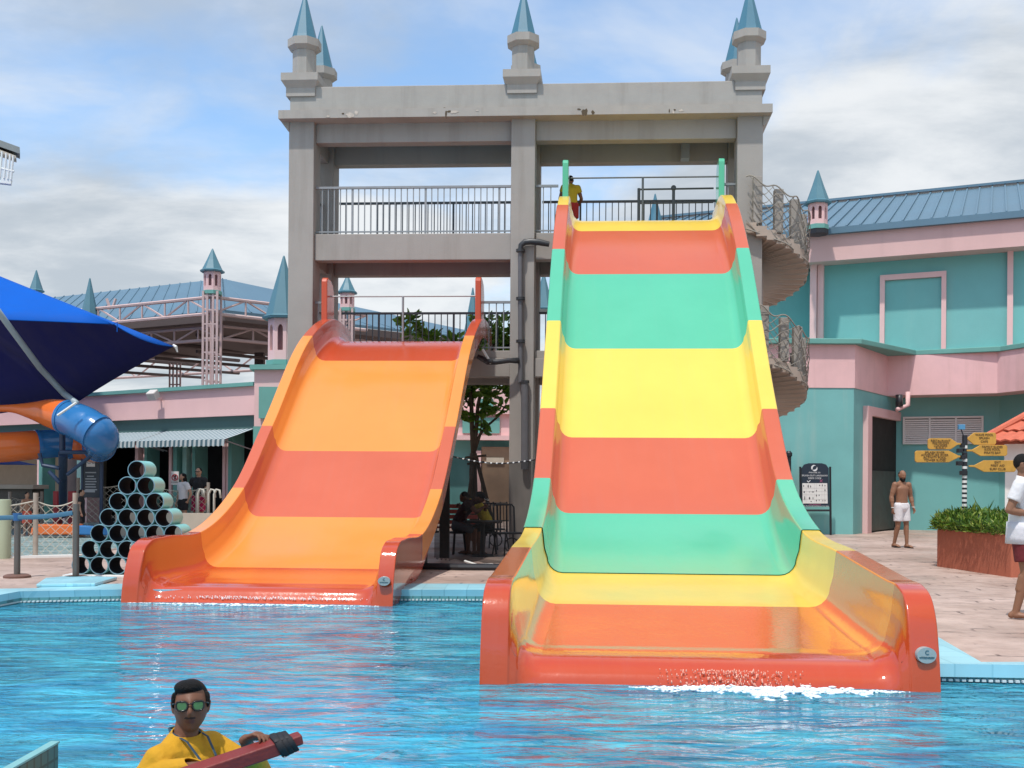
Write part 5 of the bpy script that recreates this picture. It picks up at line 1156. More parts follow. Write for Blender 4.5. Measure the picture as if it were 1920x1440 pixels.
# rules board
rbd = empty('rules_board', gz(1530, 1004), 'navy rules board with a white icon grid beside the tall slide', 'notice board')
RD = gz(1555, 1002).y-.5; rf_ = lambda px, py, dd=0.0: at(px, py, RD+dd)
NV = mat('board_navy2', (.012, .025, .045), .35, .05)
out = [(1503, 878), (1508, 871), (1516, 868.5), (1541, 868.5), (1549, 871), (1554, 878), (1555, 950), (1504, 950)]
b = MB(); b.slab([rf_(*q_) for q_ in out], (0, 1, 0), .04); b.build('board', NV, rbd, bevel=.005)
b = MB()
for px in (1500.5, 1556.5): b.tube([rf_(px, 875), rf_(px+1, 1003)], .032, 8)
b.tube([rf_(1500, 957), rf_(1558, 957)], .03, 8); b.build('board_frame', BLACK, rbd)
b = MB(); b.slab([rf_(1504.3, 906, -.006), rf_(1551, 906, -.006), rf_(1552, 944, -.006), rf_(1505, 944, -.006)], (0, 1, 0), .005); b.build('icon_panel', WHITE, rbd)
b = MB()
for px in (1511.5, 1527.5, 1531, 1541, 1546): b.slab([rf_(px, 906.5, -.008), rf_(px+.25, 906.5, -.008), rf_(px+.25, 943.5, -.008), rf_(px, 943.5, -.008)], (0, 1, 0), .001)
for py in (915, 921, 927.5, 936): b.slab([rf_(1505, py, -.009), rf_(1551, py, -.009), rf_(1551, py+.25, -.009), rf_(1505, py+.25, -.009)], (0, 1, 0), .001)
b.build('grid_line', mat('line_grey', (.45, .42, .42), .6, .05), rbd)
b = MB()
for px, py, w_, h_ in ((1507, 911, 1, 2), (1515.5, 911.5, 1.3, 3), (1520, 912, 1, 2), (1508, 922.5, 1.5, 2), (1518, 922.5, 1, .6), (1524.5, 922.3, 2.6, .7), (1509, 934, 1, 4.5), (1518, 934, 1.6, 2.8), (1524.5, 934, .8, 2.6), (1521, 940, 1.5, .9), (1531, 920, .9, 1.8), (1537, 910, 1.2, 1.3), (1542, 910, 1, 2), (1547, 910.5, 1, 1.5), (1547, 919, 1.1, 2.2), (1531, 929, 1.1, 2), (1536, 928.5, 1, 1.6), (1531, 938.5, 1.2, 1.4), (1536, 938, .8, 1.6), (1543, 938.5, .7, 1.8), (1547, 938.5, 1, 1.3)):
    n = 7; b.slab([rf_(px+w_*math.cos(2*math.pi*i/n+.3)*(1 if i % 2 else .7), py+h_*math.sin(2*math.pi*i/n+.3)*(1 if i % 3 else .75), -.012) for i in range(n)], (0, 1, 0), .002)
b.build('icon', mat('icon_ink', (.05, .05, .06), .6, .05), rbd)
LW_ = mat('board_white', (.72, .74, .76), .5, .03)
b = MB(); 
for a0, a1, r0, r1 in ((60, 250, 6.0, 2.6), (200, 385, 6.3, 1.2)):
    c_ = (1527, 877.5); P_ = []; Q_ = []
    for i in range(15): t_ = a0+(a1-a0)*i/14; w_ = math.sin(math.pi*i/14)*2.0+.15; rr0 = 5.2; P_.append(rf_(c_[0]+(rr0+w_*.5)*math.cos(R(t_)), c_[1]-(rr0+w_*.5)*math.sin(R(t_)), -.006)); Q_.append(rf_(c_[0]+(rr0-w_)*math.cos(R(t_)), c_[1]-(rr0-w_)*math.sin(R(t_)), -.006))
    b.slab(P_+Q_[::-1], (0, 1, 0), .004)
b.build('emblem', LW_, rbd)
text('PARADISE 101', .055, facing(rf_(1527.5, 886.2, -.006), (1, 0, 0)), LW_, rbd)
text('SPLASH OUT LANGKAWI', .066, facing(rf_(1527.5, 891.8, -.006), (1, 0, 0)), LW_, rbd)
text('DRESS CODE', .066, facing(rf_(1527.5, 896.8, -.006), (1, 0, 0)), LW_, rbd)
b = MB(); b.slab([rf_(*q_, -.006) for q_ in ((1512.8, 901.6), (1514, 901), (1515.6, 903), (1519.5, 899.8), (1520.2, 900.5), (1515.8, 905))], (0, 1, 0), .004); b.build('tick_mark', LW_, rbd)
b = MB(); PKM = mat('cross_pink', (.5, .12, .25), .5, .05)
for s in (1, -1): b.slab([rf_(1539.7-2.6*s-.5, 899.2, -.006), rf_(1539.7-2.6*s+.6, 899.2, -.006), rf_(1539.7+2.6*s+.6, 904.4, -.006), rf_(1539.7+2.6*s-.5, 904.4, -.006)], (0, 1, 0), .004)
b.build('cross_mark', PKM, rbd)
text('NOT PERMITTED', .045, facing(rf_(1528, 946.3, -.006), (1, 0, 0)), PKM, rbd); text('PLEASE WEAR PROPER SWIMWEAR AT ALL TIMES', .036, facing(rf_(1528, 949, -.006), (1, 0, 0)), LW_, rbd)
bp_ = empty('black_post', gz(1478, 1006), 'black round headed post on the wall left of the rules board', 'post')
d_ = 30.9; MB().tube([at(1479, 1000, d_), at(1479, 856, d_)], .07, 10).build('pole', BLACK, bp_); MB().lathe([(.05, -.1), (.10, -.04), (.10, .04), (.05, .1)], at(1479, 852, d_), 12).build('finial', BLACK, bp_)

# ---------------------------------------------------------------- tree between the slides
BARK = mat('bark', (.11, .085, .06), .9, .25, 12, .4, 30)
def translucent(m):
    N = m.node_tree.nodes; L = m.node_tree.links; b = N['Principled BSDF']; t = N.new('ShaderNodeBsdfTranslucent'); x = N.new('ShaderNodeMixShader'); x.inputs[0].default_value = .4
    L.new(b.inputs['Base Color'].links[0].from_socket, t.inputs[0]); L.new(b.outputs[0], x.inputs[1]); L.new(t.outputs[0], x.inputs[2]); L.new(x.outputs[0], N['Material Output'].inputs[0])
for m_ in (LF1, LF2, LF3): translucent(m_)
def tree(name, label, foot, trunk, branches, blobs, n, size, mats, cat='tree', droop=.3, aspect=.42):
    t = empty(name, foot, label, cat); b = MB()
    for pts_, r0, r1 in [trunk]+branches:
        m_ = len(pts_); b.tube(pts_, [r0+(r1-r0)*i/(m_-1) for i in range(m_)], 8)
    b.build('trunk', BARK, t, smooth=True); mb = MB(); tot = sum(r**2 for _, r in blobs)
    for c, r in blobs:
        def place():
            v = Vector((rnd.gauss(0, 1), rnd.gauss(0, 1), rnd.gauss(0, .8))).normalized(); return c+v*r*rnd.random()**.5, v
        cl = [place()[0] for _ in range(max(3, int(n*r*r/tot/14)))]
        for q_ in cl:
            leaves(mb, 14, lambda: (q_+Vector((rnd.gauss(0, 1), rnd.gauss(0, 1), rnd.gauss(0, 1)))*size*.22, (q_-c).normalized()*.5+Vector((rnd.uniform(-1, 1), rnd.uniform(-1, 1), .3))), size, aspect, 3, droop)
    mb.build('crown', mats, t); return t
TDp = 26.6; T = lambda px, py, dd=0.0: at(px, py, TDp+dd)
ft = gz(889, 1012); ft = Vector((T(889, 900).x, TDp, .15))
tree('frangipani_tree', 'slim frangipani tree with broad leaves growing behind the two slides', ft,
     ([ft, T(888, 930), T(887, 880), T(888, 850)], .11, .09),
     [([T(888, 852), T(885, 800), T(884, 760), T(880, 700), T(870, 640)], .07, .03), ([T(888, 852), T(893, 805), T(896, 760), T(910, 700), T(930, 630)], .06, .03),
      ([T(890, 845), T(900, 815), T(912, 800), T(935, 780), T(948, 760)], .045, .02), ([T(884, 765), T(868, 742), T(850, 725)], .03, .015), ([T(880, 700), T(820, 650), T(775, 610)], .04, .02), ([T(900, 815), T(903, 795), T(902, 782)], .02, .012)],
     [(T(868, 735), .36), (T(900, 728), .40), (T(935, 735), .42), (T(940, 765), .26), (T(862, 768), .18), (T(905, 785), .20), (T(925, 640, .5), .52), (T(955, 625, .5), .42), (T(905, 610, .6), .3), (T(780, 628), .22), (T(762, 602), .16), (T(810, 640), .3), (T(848, 640), .25), (T(925, 690), .35), (T(860, 690), .4)],
     1250, .27, [LF1, LF2, LF1])
b = MB(); b.tube([T(868, 1000, -.4), T(890, 862, -.1)], .05, 8); b.tube([T(925, 985, -.3), T(893, 858, -.1)], .05, 8); b.tube([T(876, 870, -.2), T(908, 866, -.2)], .03, 6); b.tube([T(872, 858, -.15), T(912, 854, -.15)], .03, 6)
b.build('tree_stake', BARK, bpy.data.objects['frangipani_tree'])
for i, (px, sz, dd, hh) in enumerate(((700, 1.0, 36, 812), (1260, 1.2, 40, 430))): pass

# ---------------------------------------------------------------- shaded corner: dark net, bench, chairs
NETD = bpy.data.materials.new('dark_mesh'); NETD.use_nodes = True
def netd():
    N = NETD.node_tree.nodes; L = NETD.node_tree.links; b = N['Principled BSDF']; b.inputs['Base Color'].default_value = (.006, .007, .008, 1); b.inputs['Roughness'].default_value = .9; b.inputs['Specular IOR Level'].default_value = .1
    t = N.new('ShaderNodeBsdfTransparent'); m = N.new('ShaderNodeMixShader'); g = N.new('ShaderNodeNewGeometry'); n = N.new('ShaderNodeTexNoise'); n.inputs['Scale'].default_value = 1.1; L.new(g.outputs['Position'], n.inputs[0])
    r = N.new('ShaderNodeMapRange'); L.new(n.outputs[0], r.inputs[0]); r.inputs[1].default_value = .3; r.inputs[2].default_value = .7; r.inputs[3].default_value = .48; r.inputs[4].default_value = .72
    L.new(r.outputs[0], m.inputs[0]); L.new(t.outputs[0], m.inputs[1]); L.new(b.outputs[0], m.inputs[2]); L.new(m.outputs[0], N['Material Output'].inputs[0])
netd()
sn = empty('shade_net', (-.8, 17.9, .15), 'black shade net strung from the column between the two slides', 'net')
def shnet(xa, ya, xb, yb, d0, d1, ybot, name='net_panel', fold=.05):
    mb = MB(); n = 46; pr = None
    for i in range(n+1):
        u = i/n; px = xa+(xb-xa)*u; d = d0+(d1-d0)*u+fold*math.sin(u*40)*.6; py = ya+(yb-ya)*u+10*math.sin(math.pi*u)
        top = at(px, py, d); bot = at(px, ybot, d); bot.z = .18+.02*math.sin(u*25); bot.y -= .15
        c_ = [top, top.lerp(bot, .33)+Vector((0, fold*math.sin(u*22), 0)), top.lerp(bot, .66)+Vector((0, fold*math.sin(u*17+1), 0)), bot]; v_ = [mb.bm.verts.new(q_) for q_ in c_]
        if pr:
            for j in range(3): mb.bm.faces.new((pr[j], pr[j+1], v_[j+1], v_[j]))
        pr = v_
    mb.build(name, NETD, sn, smooth=True)
    mb = MB(); pts_ = [at(xa+(xb-xa)*i/30, ya+(yb-ya)*i/30+10*math.sin(math.pi*i/30), d0+(d1-d0)*i/30-.02) for i in range(31)]
    for i in range(0, 30, 2): MB().tube([pts_[i].lerp(pts_[i+1], .15), pts_[i].lerp(pts_[i+1], .7)], .0125, 6).build('rope_marker', WHITE, sn)
    mb.bm.free(); mb = MB(); mb.tube(pts_, .011, 6); mb.build('black_rope', BLACK, sn)
shnet(846, 855, 1003, 862, 19.6, 18.0, 1068)
shnet(815, 868, 846, 855, 20.0, 19.65, 1062)
mb = MB(); a = gz(770, 1066); c_ = gz(1000, 1070); mb.tube([a+Vector((0, -.05, .04)), gz(860, 1069)+Vector((0, 0, .05)), c_+Vector((0, 0, .05))], .06, 8); mb.build('rolled_hem', BLACK, sn)
mb = MB(); mb.tube([gz(872, 1060)+Vector((0, 0, .07)), gz(895, 1065)+Vector((0, 0, .05)), gz(925, 1067)+Vector((0, 0, .07))], .025, 6); mb.build('white_hem', WHITE, sn)
bn = empty('red_bench', gz(845, 1012)+Vector((0, 0, 0)), 'red slatted bench in the shade behind the orange slide', 'bench'); RB = mat('bench_red', (.42, .08, .06), .6, .1)
o0 = Vector((at(845, 960, 24).x, 24, .15))
b = MB(); 
for k in range(4): b.box(o0.x-.75, o0.x+.6, o0.y+.25, o0.y+.28, o0.z+.5+k*.12, o0.z+.59+k*.12)
b.build('backrest', RB, bn)
b = MB()
for k in range(4): b.box(o0.x-.75, o0.x+.6, o0.y-.2+k*.11, o0.y-.11+k*.11, o0.z+.42, o0.z+.45)
b.build('seat', RB, bn)
for s in (-.7, .55): b = MB(); b.box(o0.x+s-.03, o0.x+s+.03, o0.y-.2, o0.y+.24, o0.z-.01, o0.z+.419); b.build('leg', BLACK, bn)
def iron_chair(px, d, label, rz=0, table=False):
    p = Vector((at(px, 1000, d).x, d, .15)); w = empty('iron_chair', p, label, 'chair', 'black iron chairs in the shade'); M_ = Matrix.Translation(p) @ Matrix.Rotation(rz, 4, 'Z'); f = lambda *q_: M_ @ Vector(q_)
    b = MB(); b.tube([f(-.24, .2, .42), f(-.24, .24, .95), f(-.2, .25, 1.0), f(.2, .25, 1.0), f(.24, .24, .95), f(.24, .2, .42)], .018, 6)
    for k in range(-2, 3): b.tube([f(k*.08, .21, .45), f(k*.08, .25, .99)], .009, 5)
    b.build('backrest', BLACK, w)
    b = MB(); b.lathe([(.26, .42), (.26, .45)], p, 18); b.build('seat', BLACK, w)
    for x_, y_ in ((-.2, -.2), (.2, -.2), (-.2, .2), (.2, .2)): MB().tube([f(x_, y_, .42), f(x_*1.25, y_*1.2, 0)], .016, 6).build('leg', BLACK, w)
    b = MB(); b.tube([f(.16*math.cos(t*.4), -.1, .2+.14*math.sin(t*.4)) for t in range(17)], .014, 5); b.build('scroll', BLACK, w)
iron_chair(955, 21.5, 'black iron chair nearest the tall slide in the shade', R(30)); iron_chair(800, 21.8, 'black iron chair beside the orange slide in the shade', R(-40)); iron_chair(925, 23.2, 'black iron chair behind the hunched figure in yellow', R(150))
ic = empty('iron_table', Vector((at(905, 1000, 20.9).x, 20.9, .15)), 'round black iron table in front of the seated figures', 'table'); p = ic.location.copy()
MB().lathe([(.38, .66), (.40, .70)], p, 24).build('tabletop', BLACK, ic); MB().lathe([(.05, .0), (.04, .66)], p, 10).build('stem', BLACK, ic); MB().lathe([(.24, .0), (.2, .04)], p, 18).build('foot', BLACK, ic)
b = MB(); b.box(-.1, .1, -.05, .05, 0, .02)
bb = empty('shelf_rack', Vector((at(930, 940, 25).x, 25, .15)), 'pale shelf on a dark iron rack in the shade', 'shelf'); q_ = bb.location
MB().box(at(905, 0, 25).x, at(957, 0, 25).x, 24.8, 25.1, at(0, 941, 25).z, at(0, 936, 25).z).build('shelf_top', PALE, bb)
b.bm.free(); b = MB()
for px in (912, 925, 938, 950): b.tube([at(px, 941, 25), at(px, 1005, 25)], .02, 6)
b.build('rack_leg', BLACK, bb)

# ---------------------------------------------------------------- people
SK_D = mat('skin_dark', (.18, .080, .048), .55, .14, 14, .08, 150, spec=.3); SK_M = mat('skin_tan', (.25, .12, .068), .55, .10, 14, .05, 120); SK_L = mat('skin_fair', (.44, .25, .165), .55, .08, 14, .05, 120)
HAIR = mat('hair_black', (.006, .005, .005), .6, .3, 60, .6, 140, spec=.2)
def cloth(name, col): return mat(name, col, .85, .07, 9, .5, 14)
def head_geo(mb, c, yaw, pitch, k, beard=False):
    M_ = Matrix.Translation(c) @ Matrix.Rotation(yaw, 4, 'Z') @ Matrix.Rotation(pitch, 4, 'X') @ Matrix.Scale(k, 4)
    nu, nv = 48, 40; rows = []
    g = lambda a, b_, s: math.exp(-((a-b_)/s)**2)
    for j in range(1, nv):
        th = math.pi*j/nv; row = []
        for i in range(nu):
            ph = 2*math.pi*i/nu; x = math.sin(th)*math.sin(ph)*.075; y = -math.sin(th)*math.cos(ph)*.096; z = math.cos(th)*.118
            if y > 0: y *= 1.02; z2 = z
            if z < .0: f = 1-.22*(min(1, -z/.11))**2.4; x *= f; y *= (1-.10*(min(1, -z/.11))**2) if y < 0 else (1-.45*min(1, -z/.1))
            if y < -.01:
                fy = min(1, (-y)/.05)
                y -= fy*(.024*g(x, 0, .013)*g(z, -.022, .020)+.012*g(x, 0, .011)*g(z, .008, .022)+.004*g(x, 0, .05)*g(z, .034, .014)+.008*g(x, 0, .024)*g(z, -.060, .013)+.010*g(x, 0, .026)*g(z, -.098, .018)+.004*(g(x, .042, .02)+g(x, -.042, .02))*g(z, -.018, .02))
                y += fy*(.010*(g(x, .031, .015)+g(x, -.031, .015))*g(z, .012, .013)+.008*g(x, 0, .022)*g(z, -.0605, .004)+.004*g(x, 0, .03)*g(z, -.080, .008))
                y -= fy*.006*(g(x, .011, .006)+g(x, -.011, .006))*g(z, -.033, .007)
            row.append(mb.bm.verts.new(M_ @ Vector((x, y, z))))
        rows.append(row)
    for a, b_ in zip(rows[:-1], rows[1:]):
        for i in range(nu): mb.bm.faces.new((a[i], a[(i+1) % nu], b_[(i+1) % nu], b_[i]))
    mb.bm.faces.new(rows[0][::-1]); mb.bm.faces.new(rows[-1])
    for s in (-1, 1): mb.blob(M_ @ Vector((s*.077, .008, -.024)), (.006*k, .012*k), M_ @ Vector((s*.084, .012, .020)), (.007*k, .017*k), side=(M_.to_3x3() @ Vector((1, 0, 0))), n=10)
    return M_
def hand_geo(mb, w, d, up, k, curl=25, side=1, thumb=40, spread=4):
    """w wrist, d pointing direction, up: back of the hand; side=+1 thumb towards d x up"""
    d = d.normalized(); up = (up-d*up.dot(d)).normalized(); s = d.cross(up)*side
    mb.blob(w-d*.01*k, (.026*k, .019*k), w+d*.075*k, (.038*k, .014*k), side=s)
    for i, (off, L_) in enumerate(((.028, .072), (.010, .080), (-.009, .075), (-.026, .058))):
        p = w+d*.078*k+s*off*k; r = (.0088-.0006*i)*k; a = 0; dd = (d+s*off*spread*.6).normalized(); q_ = p-dd*.015*k
        for j, f in enumerate((.45, .32, .26)):
            a += curl*(.8, 1.1, .9)[j]; v = dd*math.cos(R(a))-up*math.sin(R(a)); n_ = (p if j == 0 else q_)+v*L_*f*k; mb.blob(q_, r*(1-.07*j), n_, r*(.93-.07*j), n=8); q_ = n_
    q_ = w+d*.02*k+s*.024*k
    for L_, a in ((.042, thumb), (.030, thumb-14), (.024, thumb-26)):
        v = (d*math.cos(R(a))+s*math.sin(R(a))-up*.25).normalized(); n_ = q_+v*L_*k; mb.blob(q_, .0115*k, n_, .0095*k, n=8); q_ = n_
def person(loc, rz, H, label, skin, J=None, voxel=.012, head=(0, 0), top=None, bottom=None, hair='short', group=None, hands=((25, 1), (25, 1)), hdir=None, sleeves=.45, shorts=.38, topm=None, botm=None, name='person', face=True, belly=0, hem=None, shoes=None, arm=1.0, hhook=None, wide=1.0, skinm2=None):
    k = H/1.75; root = empty(name, loc, label, 'person', group, rz)
    D = dict(an_l=(.10, 0, .075), an_r=(-.10, 0, .075), kn_l=(.10, -.015, .49), kn_r=(-.10, -.015, .49), hp_l=(.088, 0, .92), hp_r=(-.088, 0, .92), pel=(0, 0, .96), wai=(0, .0, 1.10), che=(0, 0, 1.30),
             nek=(0, .012, 1.47), hd=(0, -.012, 1.632), sh_l=(.178*wide, 0, 1.425), sh_r=(-.178*wide, 0, 1.425), el_l=(.245*wide, .02, 1.14), el_r=(-.245*wide, .02, 1.14), wr_l=(.255*wide, -.06, .89), wr_r=(-.255*wide, -.06, .89), ft_l=None, ft_r=None)
    D.update(J or {}); V = {a: (Vector(b_)*k if b_ is not None else None) for a, b_ in D.items()}
    side = (V['sh_l']-V['sh_r']).normalized(); sd = (V['hp_l']-V['hp_r']).normalized(); fw = Vector((0, -1, 0)); wd = wide
    def torso(mb, e=0.0, hemo=None, neck=True, low=True):
        if low: mb.blob(V['pel']-Vector((0, 0, .04*k)), (.150*k*wd+e, .105*k+e), V['pel'].lerp(V['wai'], .6), (.142*k*wd+e, .100*k+e), side=sd)
        mb.blob(V['pel'].lerp(V['wai'], .4), (.140*k*wd+e, (.098+belly)*k+e), V['wai'].lerp(V['che'], .5), (.142*k*wd+e, (.102+belly*.6)*k+e), side=sd)
        mb.blob(V['wai'].lerp(V['che'], .4), (.142*k*wd+e, .102*k+e), V['che'].lerp(V['nek'], .15), (.165*k*wd+e, .112*k+e), side=side)
        mb.blob(V['che'].lerp(V['nek'], .1), (.160*k*wd+e, .105*k+e), V['che'].lerp(V['nek'], .62), (.130*k*wd+e, .080*k+e), side=side)
        for s in 'lr': mb.blob(V['che'].lerp(V['nek'], .62), .062*k+e, V['sh_'+s].lerp(V['che'].lerp(V['nek'], .6), .12), .058*k+e, side=side); mb.blob(V['nek'].lerp(V['hd'], .12), .045*k+e, V['sh_'+s].lerp(V['nek'], .35), .038*k+e)
    b = MB(); torso(b)
    b.blob(V['nek']-Vector((0, 0, .03*k)), .060*k, V['nek'].lerp(V['hd'], .62), .052*k)
    HM = head_geo(b, V['hd'], head[0], head[1], k)
    for s, hd_ in zip('lr', hands):
        sh, el, wr = V['sh_'+s], V['el_'+s], V['wr_'+s]
        b.blob(sh, .056*k*arm, el, .041*k*arm); b.blob(sh.lerp(el, .35), .054*k*arm, sh.lerp(el, .65), .050*k*arm); b.blob(el, .042*k*arm, wr, (.028*k, .024*k)); b.blob(el.lerp(wr, .12), .046*k*arm, el.lerp(wr, .4), .042*k*arm)
        if hd_: 
            cu, sd_ = hd_[0], hd_[1]; dd = hd_[2] if len(hd_) > 2 else (wr-el); upv = hd_[3] if len(hd_) > 3 else Vector((1 if s == 'l' else -1, 0, 0)); hand_geo(b, wr, Vector(dd), Vector(upv), k, cu, sd_)
        hp, kn, an = V['hp_'+s], V['kn_'+s], V['an_'+s]
        b.blob(hp, .088*k, kn, .056*k); b.blob(kn, .057*k, an, .037*k); b.blob(kn.lerp(an, .12)+Vector((0, .012*k, 0)), .056*k, kn.lerp(an, .42)+Vector((0, .014*k, 0)), .052*k)
        f = V['ft_'+s] if V['ft_'+s] else an+Vector((0, -.16*k, -.045*k)); hl_ = an+(an-f).normalized()*.045*k; hl_.z = an.z-.035*k
        b.blob(hl_, .034*k, an, .036*k); b.blob(an+Vector((0, 0, -.03*k)), .038*k, an.lerp(f, .75)+Vector((0, 0, -.0*k)), (.042*k, .024*k), side=sd)
        for t_ in range(5): o_ = sd*(t_-2)*.0165*k; b.blob(an.lerp(f, .7)+o_, .012*k, f.lerp(an, -.18+abs(t_-1.5)*.03)+o_, .0095*k, n=8)
    body = link('body', remesh(b, voxel*k), [skin], root, True)
    if top:
        b = MB(); torso(b, .016*k, low=True)
        for s in 'lr':
            sh, el, wr = V['sh_'+s], V['el_'+s], V['wr_'+s]
            if sleeves > 1: b.blob(sh, .072*k, el, .053*k); b.blob(el, .054*k, el.lerp(wr, sleeves-1), .042*k, c1=False)
            else: b.blob(sh, .074*k, sh.lerp(el, sleeves), .070*k, c1=False)
        hz = hem*k if hem else (V['pel'].z-.02*k)
        nd_ = (V['hd']-V['nek']).normalized(); nd_.x = 0; cuts = [(Vector((0, 0, hz)), Vector((0, 0, -1))), (V['nek']+nd_*.042*k, nd_+Vector((0, -.12, 0)))]
        o = link('shirt', remesh(b, voxel*k, 4, cuts), [top], root, True); md = o.modifiers.new('solid', 'SOLIDIFY'); md.thickness = .006; md.offset = 0
    if bottom:
        b = MB(); e = .02*k; b.blob(V['pel']-Vector((0, 0, .05*k)), (.155*k*wd+e, .110*k+e), V['pel'].lerp(V['wai'], .35), (.148*k*wd+e*.6, .104*k+e*.6), side=sd, c1=False)
        for s in 'lr': hp, kn = V['hp_'+s], V['kn_'+s]; b.blob(hp+Vector((0, 0, .02*k)), .108*k, hp.lerp(kn, shorts*2), (.100 if shorts < .5 else .075)*k, c1=False)
        o = link('shorts', remesh(b, voxel*k, 3, [(V['pel'].lerp(V['wai'], .42), (V['wai']-V['pel']).normalized())]), [bottom], root, True); md = o.modifiers.new('solid', 'SOLIDIFY'); md.thickness = .006; md.offset = 0
    HQ = lambda *q_: HM @ Vector(q_)
    if hair:
        b = MB(); hs = HM.to_3x3() @ Vector((1, 0, 0))
        def ell(c, rx, ry, rz_):
            bmesh.ops.create_icosphere(b.bm, subdivisions=4, radius=1, matrix=HM @ Matrix.Translation(c) @ Matrix.Diagonal((rx, ry, rz_, 1)))
        ell((0, .024, .032), .0795, .087, .093)
        if hair == 'quiff': ell((-.010, -.030, .088), .064, .062, .036); ell((-.076, -.022, .030), .010, .020, .038); ell((.076, -.022, .030), .010, .020, .038)
        if hair == 'long': ell((0, .05, -.05), .080, .055, .15); ell((.05, .02, -.04), .035, .05, .13); ell((-.05, .02, -.04), .035, .05, .13)
        if hair == 'bun': ell((0, .10, .06), .04, .04, .04)
        link('hair', remesh(b, max(.006, voxel*.7)*k, 3), [HAIR], root, True)
    if hair == 'beard' or (isinstance(hair, str) and 'beard' in hair) or J and J.get('beard'):
        pass
    root_extra = (root, HM, V, k); return root_extra
def beard(root, HM, k, voxel=.008):
    b = MB()
    def ell(c, rx, ry, rz_): bmesh.ops.create_icosphere(b.bm, subdivisions=3, radius=1, matrix=HM @ Matrix.Translation(c) @ Matrix.Diagonal((rx, ry, rz_, 1)))
    ell((0, -.060, -.098), .046, .046, .042); ell((.045, -.035, -.068), .018, .04, .045); ell((-.045, -.035, -.068), .018, .04, .045); ell((0, -.098, -.047), .026, .010, .006)
    link('beard', remesh(b, voxel*k, 2), [HAIR], root, True)
def local_of(root): return wm(root).inverted()
Jx = lambda root_loc, rz, H: (lambda p: (Matrix.Translation(Vector(root_loc)) @ Matrix.Rotation(rz, 4, 'Z')).inverted() @ Vector(p) / (H/1.75))
# lifeguard in the pool
YS = mat('shirt_yellow', (.52, .265, .008), .85, .10, 5, 1.0, 9); L0 = Vector((-1.445, 4.75, -.985)); LR = R(60); LH = 1.70; lj = Jx(L0, LR, LH)
wl, wr_ = at(460, 1387, 4.53), at(392, 1436, 4.47)
hl_d = at(508, 1367, 4.47)-wl
g_ = person(L0, LR, LH, 'lifeguard in yellow shirt and green mirrored sunglasses standing in the pool', SK_D, J=dict(
    el_l=lj((-1.14, 4.86, .27)), wr_l=lj(wl), el_r=lj(at(276, 1452, 4.60)), wr_r=lj(wr_), hd=(0.01, -.02, 1.625), sh_l=(.150, 0, 1.410), sh_r=(-.155, 0, 1.405)), voxel=.0055, head=(R(15)-LR, R(-8)), top=YS, bottom=cloth('shorts_red', (.35, .02, .02)), hair='quiff', sleeves=1.99, wide=.86, arm=.92,
    hands=((38, -1, Matrix.Rotation(-LR, 3, 'Z') @ hl_d, Matrix.Rotation(-LR, 3, 'Z') @ Vector((0, .25, 1))), (30, 1, Matrix.Rotation(-LR, 3, 'Z') @ Vector((.20, .05, .02)), Matrix.Rotation(-LR, 3, 'Z') @ Vector((0, -.1, 1)))))
root, HM, V, k = g_
body = [c for c in root.children if c.name.startswith('body')][0]
LIP = mat('lip_dark', (.12, .042, .034), .5, .1, 30); body.data.materials.append(LIP); body.data.materials.append(mat('moustache', (.035, .016, .012), .8, .2, 60)); HI = HM.inverted()
for p in body.data.polygons:
    q_ = HI @ p.center
    if q_.y < -.08 and abs(q_.x) < .024-abs(q_.z+.048)*.5 and abs(q_.z+.0465) < .0045: p.material_index = 2
    if q_.y < -.07 and abs(q_.x) < .023-abs(q_.z+.060)*.9 and abs(q_.z+.0605) < .0095: p.material_index = 1
sg = bpy.data.objects.new('sunglasses', None); COL.objects.link(sg); sg.parent = root; FRM = mat('glasses_black', (.01, .01, .01), .25, .05)
LENS = mat('lens_green', (.05, .19, .07), .12, .1, 30, metal=.75, coat=1)
b = MB(); bl = MB()
for s in (-1, 1):
    sh_ = [(-.0, .017), (.012, .019), (.022, .016), (.026, .005), (.024, -.010), (.016, -.020), (.002, -.023), (-.012, -.021), (-.021, -.013), (-.024, .0), (-.022, .012), (-.012, .018)]
    ring_ = [HM @ Vector((s*(.0345+x_), -.108+.35*abs(s*(.0345+x_))**1*.35+(0.0), .010+z_*1.0)) for x_, z_ in [(q_[0], q_[1]) for q_ in sh_]]
    b.tube(ring_+ring_[:2], .0042, 8); bl.slab(ring_, HM.to_3x3() @ Vector((0, 1, 0)), .002)
    b.tube([HM @ Vector((s*.058, -.099, .020)), HM @ Vector((s*.074, -.075, .020)), HM @ Vector((s*.081, .0, .012))], .0034, 8)
b.tube([HM @ Vector((-.013, -.112, .016)), HM @ Vector((0, -.115, .019)), HM @ Vector((.013, -.112, .016))], .003, 8)
sg_f = b.build('glasses_frame', FRM, sg, smooth=True, local=True); sg_l = bl.build('lens', LENS, sg, local=True)
b = MB(); neck = V['nek']; fr_ = lambda x_, y_, z_: Vector((x_, y_, z_))*k
b.tube([fr_(.066, .02, 1.515), fr_(.062, -.075, 1.485), fr_(.050, -.140, 1.41), fr_(.030, -.158, 1.29), fr_(.012, -.160, 1.20)], [(.007, .002)]*5, 6, side=(1, 0, 0)); b.tube([fr_(-.066, .02, 1.515), fr_(-.062, -.075, 1.485), fr_(-.045, -.140, 1.41), fr_(-.014, -.158, 1.29), fr_(.006, -.160, 1.20)], [(.007, .002)]*5, 6, side=(1, 0, 0))
b.tube([fr_(.068, .02, 1.505), fr_(.03, .075, 1.52), fr_(-.03, .075, 1.52), fr_(-.068, .02, 1.505)], .006, 6); lan = b.build('lanyard', mat('lanyard_blue', (.02, .05, .08), .6, .3, 60), root, local=True)
